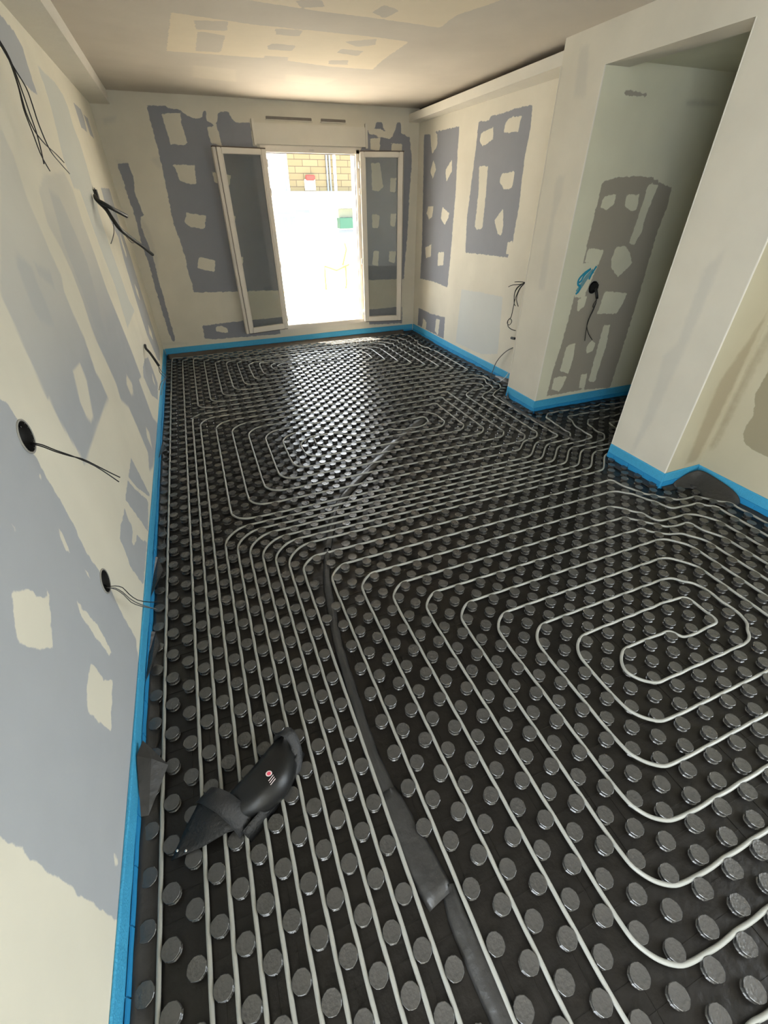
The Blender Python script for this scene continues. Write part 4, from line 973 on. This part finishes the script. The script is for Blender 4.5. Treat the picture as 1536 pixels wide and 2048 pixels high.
strap('upper_strap', [(-0.060, 0.735, 0.020), (-0.035, 0.775, 0.045), (-0.030, 0.815, 0.085), (-0.045, 0.848, 0.115), (-0.072, 0.870, 0.10), (-0.085, 0.870, 0.05)], 0.016, 0.020, M_strap, side_v=(0.95, 0.25, 0.0))
strap('lower_strap', [(-0.225, 0.640, 0.030), (-0.250, 0.675, 0.070), (-0.285, 0.715, 0.095), (-0.325, 0.755, 0.085), (-0.352, 0.785, 0.045), (-0.355, 0.79, 0.025)], 0.034, 0.026, M_strap, side_v=(0.85, 0.5, 0.0))
strap('inner_lining', [(-0.235, 0.620, 0.022), (-0.16, 0.665, 0.03), (-0.07, 0.735, 0.035), (-0.015, 0.805, 0.04)], 0.028, 0.022, side_v=(0, 0.5, 0.8))
V = [(-0.355, 0.775, 0.050), (-0.30, 0.735, 0.075), (-0.235, 0.690, 0.060), (-0.215, 0.645, 0.030), (-0.29, 0.645, 0.045), (-0.365, 0.640, 0.030), (-0.455, 0.640, 0.026), (-0.415, 0.705, 0.030), (-0.33, 0.69, 0.060)]
o = mesh_obj('side_flap', V, [(0, 1, 8), (1, 2, 8), (2, 3, 4), (2, 4, 8), (8, 4, 5), (8, 5, 7), (5, 6, 7), (0, 8, 7)], M_pad, kp, True)
s = o.modifiers.new('u', 'SUBSURF'); s.levels = 2; s.render_levels = 2; s.subdivision_type = 'SIMPLE'; o.modifiers.new('s', 'SOLIDIFY').thickness = 0.005
for x, y in ((-0.437, 0.658), (-0.412, 0.648)):
    bm = bmesh.new(); bmesh.ops.create_uvsphere(bm, u_segments=12, v_segments=8, radius=0.0042)
    for v in bm.verts: v.co = Vector((v.co.x+x, v.co.y+y, v.co.z*0.6+0.034))
    me = bpy.data.meshes.new('rivet'); bm.to_mesh(me); bm.free(); me.materials.append(M_rivet); o = bpy.data.objects.new('rivet', me); C.objects.link(o); o.parent = kp
# badge: white disc ring with red centre and pale lines
def disc(name, ctr, r, m, nrm, n=20, r_in=0.0):
    q = Vector(nrm).to_track_quat('Z', 'Y').to_matrix().to_4x4(); T = Matrix.Translation(ctr) @ q
    V = []; F = []
    for z in (0, 0.0012):
        for k in range(n):
            a = 2*math.pi*k/n; V.append(tuple(T @ Vector((r*math.cos(a), r*0.8*math.sin(a), z))))
    F = [tuple(range(n, 2*n))]+[(k, (k+1) % n, n+(k+1) % n, n+k) for k in range(n)]
    return mesh_obj(name, V, F, m, cap)
bc = Vector((-0.132, 0.742, 0.1025)); bn = Vector((-0.05, -0.35, 0.93))
disc('badge', bc, 0.0105, M_print, bn); disc('badge_centre', bc+bn.normalized()*0.001, 0.0065, M_red, bn)
for k in range(3):
    p = bc+Vector((0.004+0.002*k, -0.015-0.0065*k, -0.0015-0.0015*k)); V_, F_ = tube_data([tuple(p-dd*0.011), tuple(p), tuple(p+dd*0.011)], 0.0014, 6); mesh_obj('print_line', V_, F_, M_print, cap)

# ------------------------------------------------------------------ outside
g = MB().box((-40, YB+0.9, -1.3), (50, 60, -1.2)).build('ground', mat('pale_paving', (0.62, 0.58, 0.50), 0.8, noise=0.08, nscale=0.6)); g['kind'] = 'structure'
g = MB().box((-3, YB+0.34, -1.2), (7, 9.5, 0.17)).build('terrace', mat('terrace_slab', (0.66, 0.60, 0.52), 0.8, noise=0.05, nscale=2)); g['kind'] = 'structure'
bd = empty('stone_building', (0, 0, 0), 'sunlit stone faced building across the street, seen through the window', 'building')
YF = 24.0
M_stone = bpy.data.materials.new('yellow_stone_blocks'); M_stone.use_nodes = True
nt = M_stone.node_tree; bk = nt.nodes.new('ShaderNodeTexBrick'); tc = nt.nodes.new('ShaderNodeTexCoord'); mp = nt.nodes.new('ShaderNodeMapping'); mp.inputs['Rotation'].default_value = (math.pi/2, 0, 0)
nt.links.new(tc.outputs['Object'], mp.inputs['Vector']); nt.links.new(mp.outputs['Vector'], bk.inputs['Vector'])
bk.inputs['Color1'].default_value = (0.068, 0.052, 0.023, 1); bk.inputs['Color2'].default_value = (0.078, 0.062, 0.030, 1); bk.inputs['Mortar'].default_value = (0.025, 0.015, 0.006, 1)
bk.inputs['Scale'].default_value = 1.0; bk.inputs['Brick Width'].default_value = 0.7; bk.inputs['Row Height'].default_value = 0.24; bk.inputs['Mortar Size'].default_value = 0.012
nt.links.new(bk.outputs['Color'], nt.nodes['Principled BSDF'].inputs['Base Color']); nt.nodes['Principled BSDF'].inputs['Roughness'].default_value = 0.9
M_rend = mat('white_render', (0.8, 0.78, 0.72), 0.8, noise=0.05, nscale=1); M_gw = mat('grey_window_glass', (0.05, 0.06, 0.075), 0.15, noise=0.2, nscale=2)
MB().box((-25, YF+0.1, -1.2), (35, YF+8, 5)).build('wall', M_rend, bd)
MB().box((4.95, YF, 2.0), (14, YF+0.1, 4.9)).build('stone_facing', M_stone, bd)
MB().box((-25, YF-0.5, 1.35), (35, YF+0.1, 1.95), 0.02).build('cornice_band', M_rend, bd)
for x, z0_, z1_ in ((4.72, 2.0, 2.9), (6.66, 2.0, 3.6), (6.80, 2.0, 3.4)): MB().box((x, YF-0.06, z0_), (x+0.07, YF, z1_)).build('downpipe', M_gw, bd)
w_ = MB().box((7.0, YF-0.05, 2.0), (7.12, YF, 4.9)).build('pilaster', M_rend, bd)
w_ = MB().box((5.62, YF-0.05, 2.03), (6.10, YF, 2.42)).build('window', M_rend, bd)
MB().box((5.66, YF-0.2, 2.38), (6.08, YF-0.05, 2.58), 0.03).build('flower_box', mat('red_flowers', (0.12, 0.008, 0.004), 0.8, noise=0.5, nscale=20), bd)
for x0_, x1_, z0_, z1_ in ((4.20, 4.36, 0.45, 1.05), (4.46, 4.66, 0.45, 1.05), (4.80, 5.02, 0.45, 1.05), (4.25, 4.95, 1.15, 1.27), (5.1, 5.75, 1.15, 1.3), (7.1, 7.9, 0.35, 0.48)):
    w_ = MB().box((x0_, YF+0.02, z0_), (x1_, YF+0.1, z1_)).build('window_opening', M_gw, bd)
MB().box((7.06, YF-0.4, 0.55), (8.3, YF+0.1, 0.98), 0.01).build('awning_panel', mat('green_panel', (0.0, 0.035, 0.018), 0.7, noise=0.05), bd)
MB().box((7.15, YF-0.02, 1.0), (8.3, YF+0.1, 1.33)).build('upper_panel', mat('pale_panel', (0.09, 0.1, 0.07), 0.6, noise=0.05), bd)
yl = MB().box((2.35, 18.3, -1.2), (5.3, 18.75, -1.19)).build('road_marking', mat('yellow_paint', (0.3, 0.17, 0.0), 0.7, noise=0.1)); tag(yl, 'yellow painted line on the street outside', 'road marking')
br = empty('street_barrier', (0, 0, 0), 'faint yellow-green barrier standing in the street outside', 'barrier')
M_bar = mat('yellow_barrier', (0.14, 0.13, 0.01), 0.6, noise=0.2)
for P_ in ([(4.55, 17.5, -0.28), (5.0, 17.5, -0.45), (5.5, 17.5, -0.28)], [(5.25, 17.5, -0.3), (5.42, 17.5, 0.2), (5.36, 17.5, 0.42)], [(5.30, 17.5, -1.2), (5.36, 17.5, -0.9), (5.36, 17.5, -0.3)], [(4.55, 17.5, -1.2), (4.55, 17.5, -0.7), (4.55, 17.5, -0.28)]):
    V_, F_ = tube_data(P_, 0.035, 8); mesh_obj('rail', V_, F_, M_bar, br, True)
for o in list(bpy.data.objects):
    pass
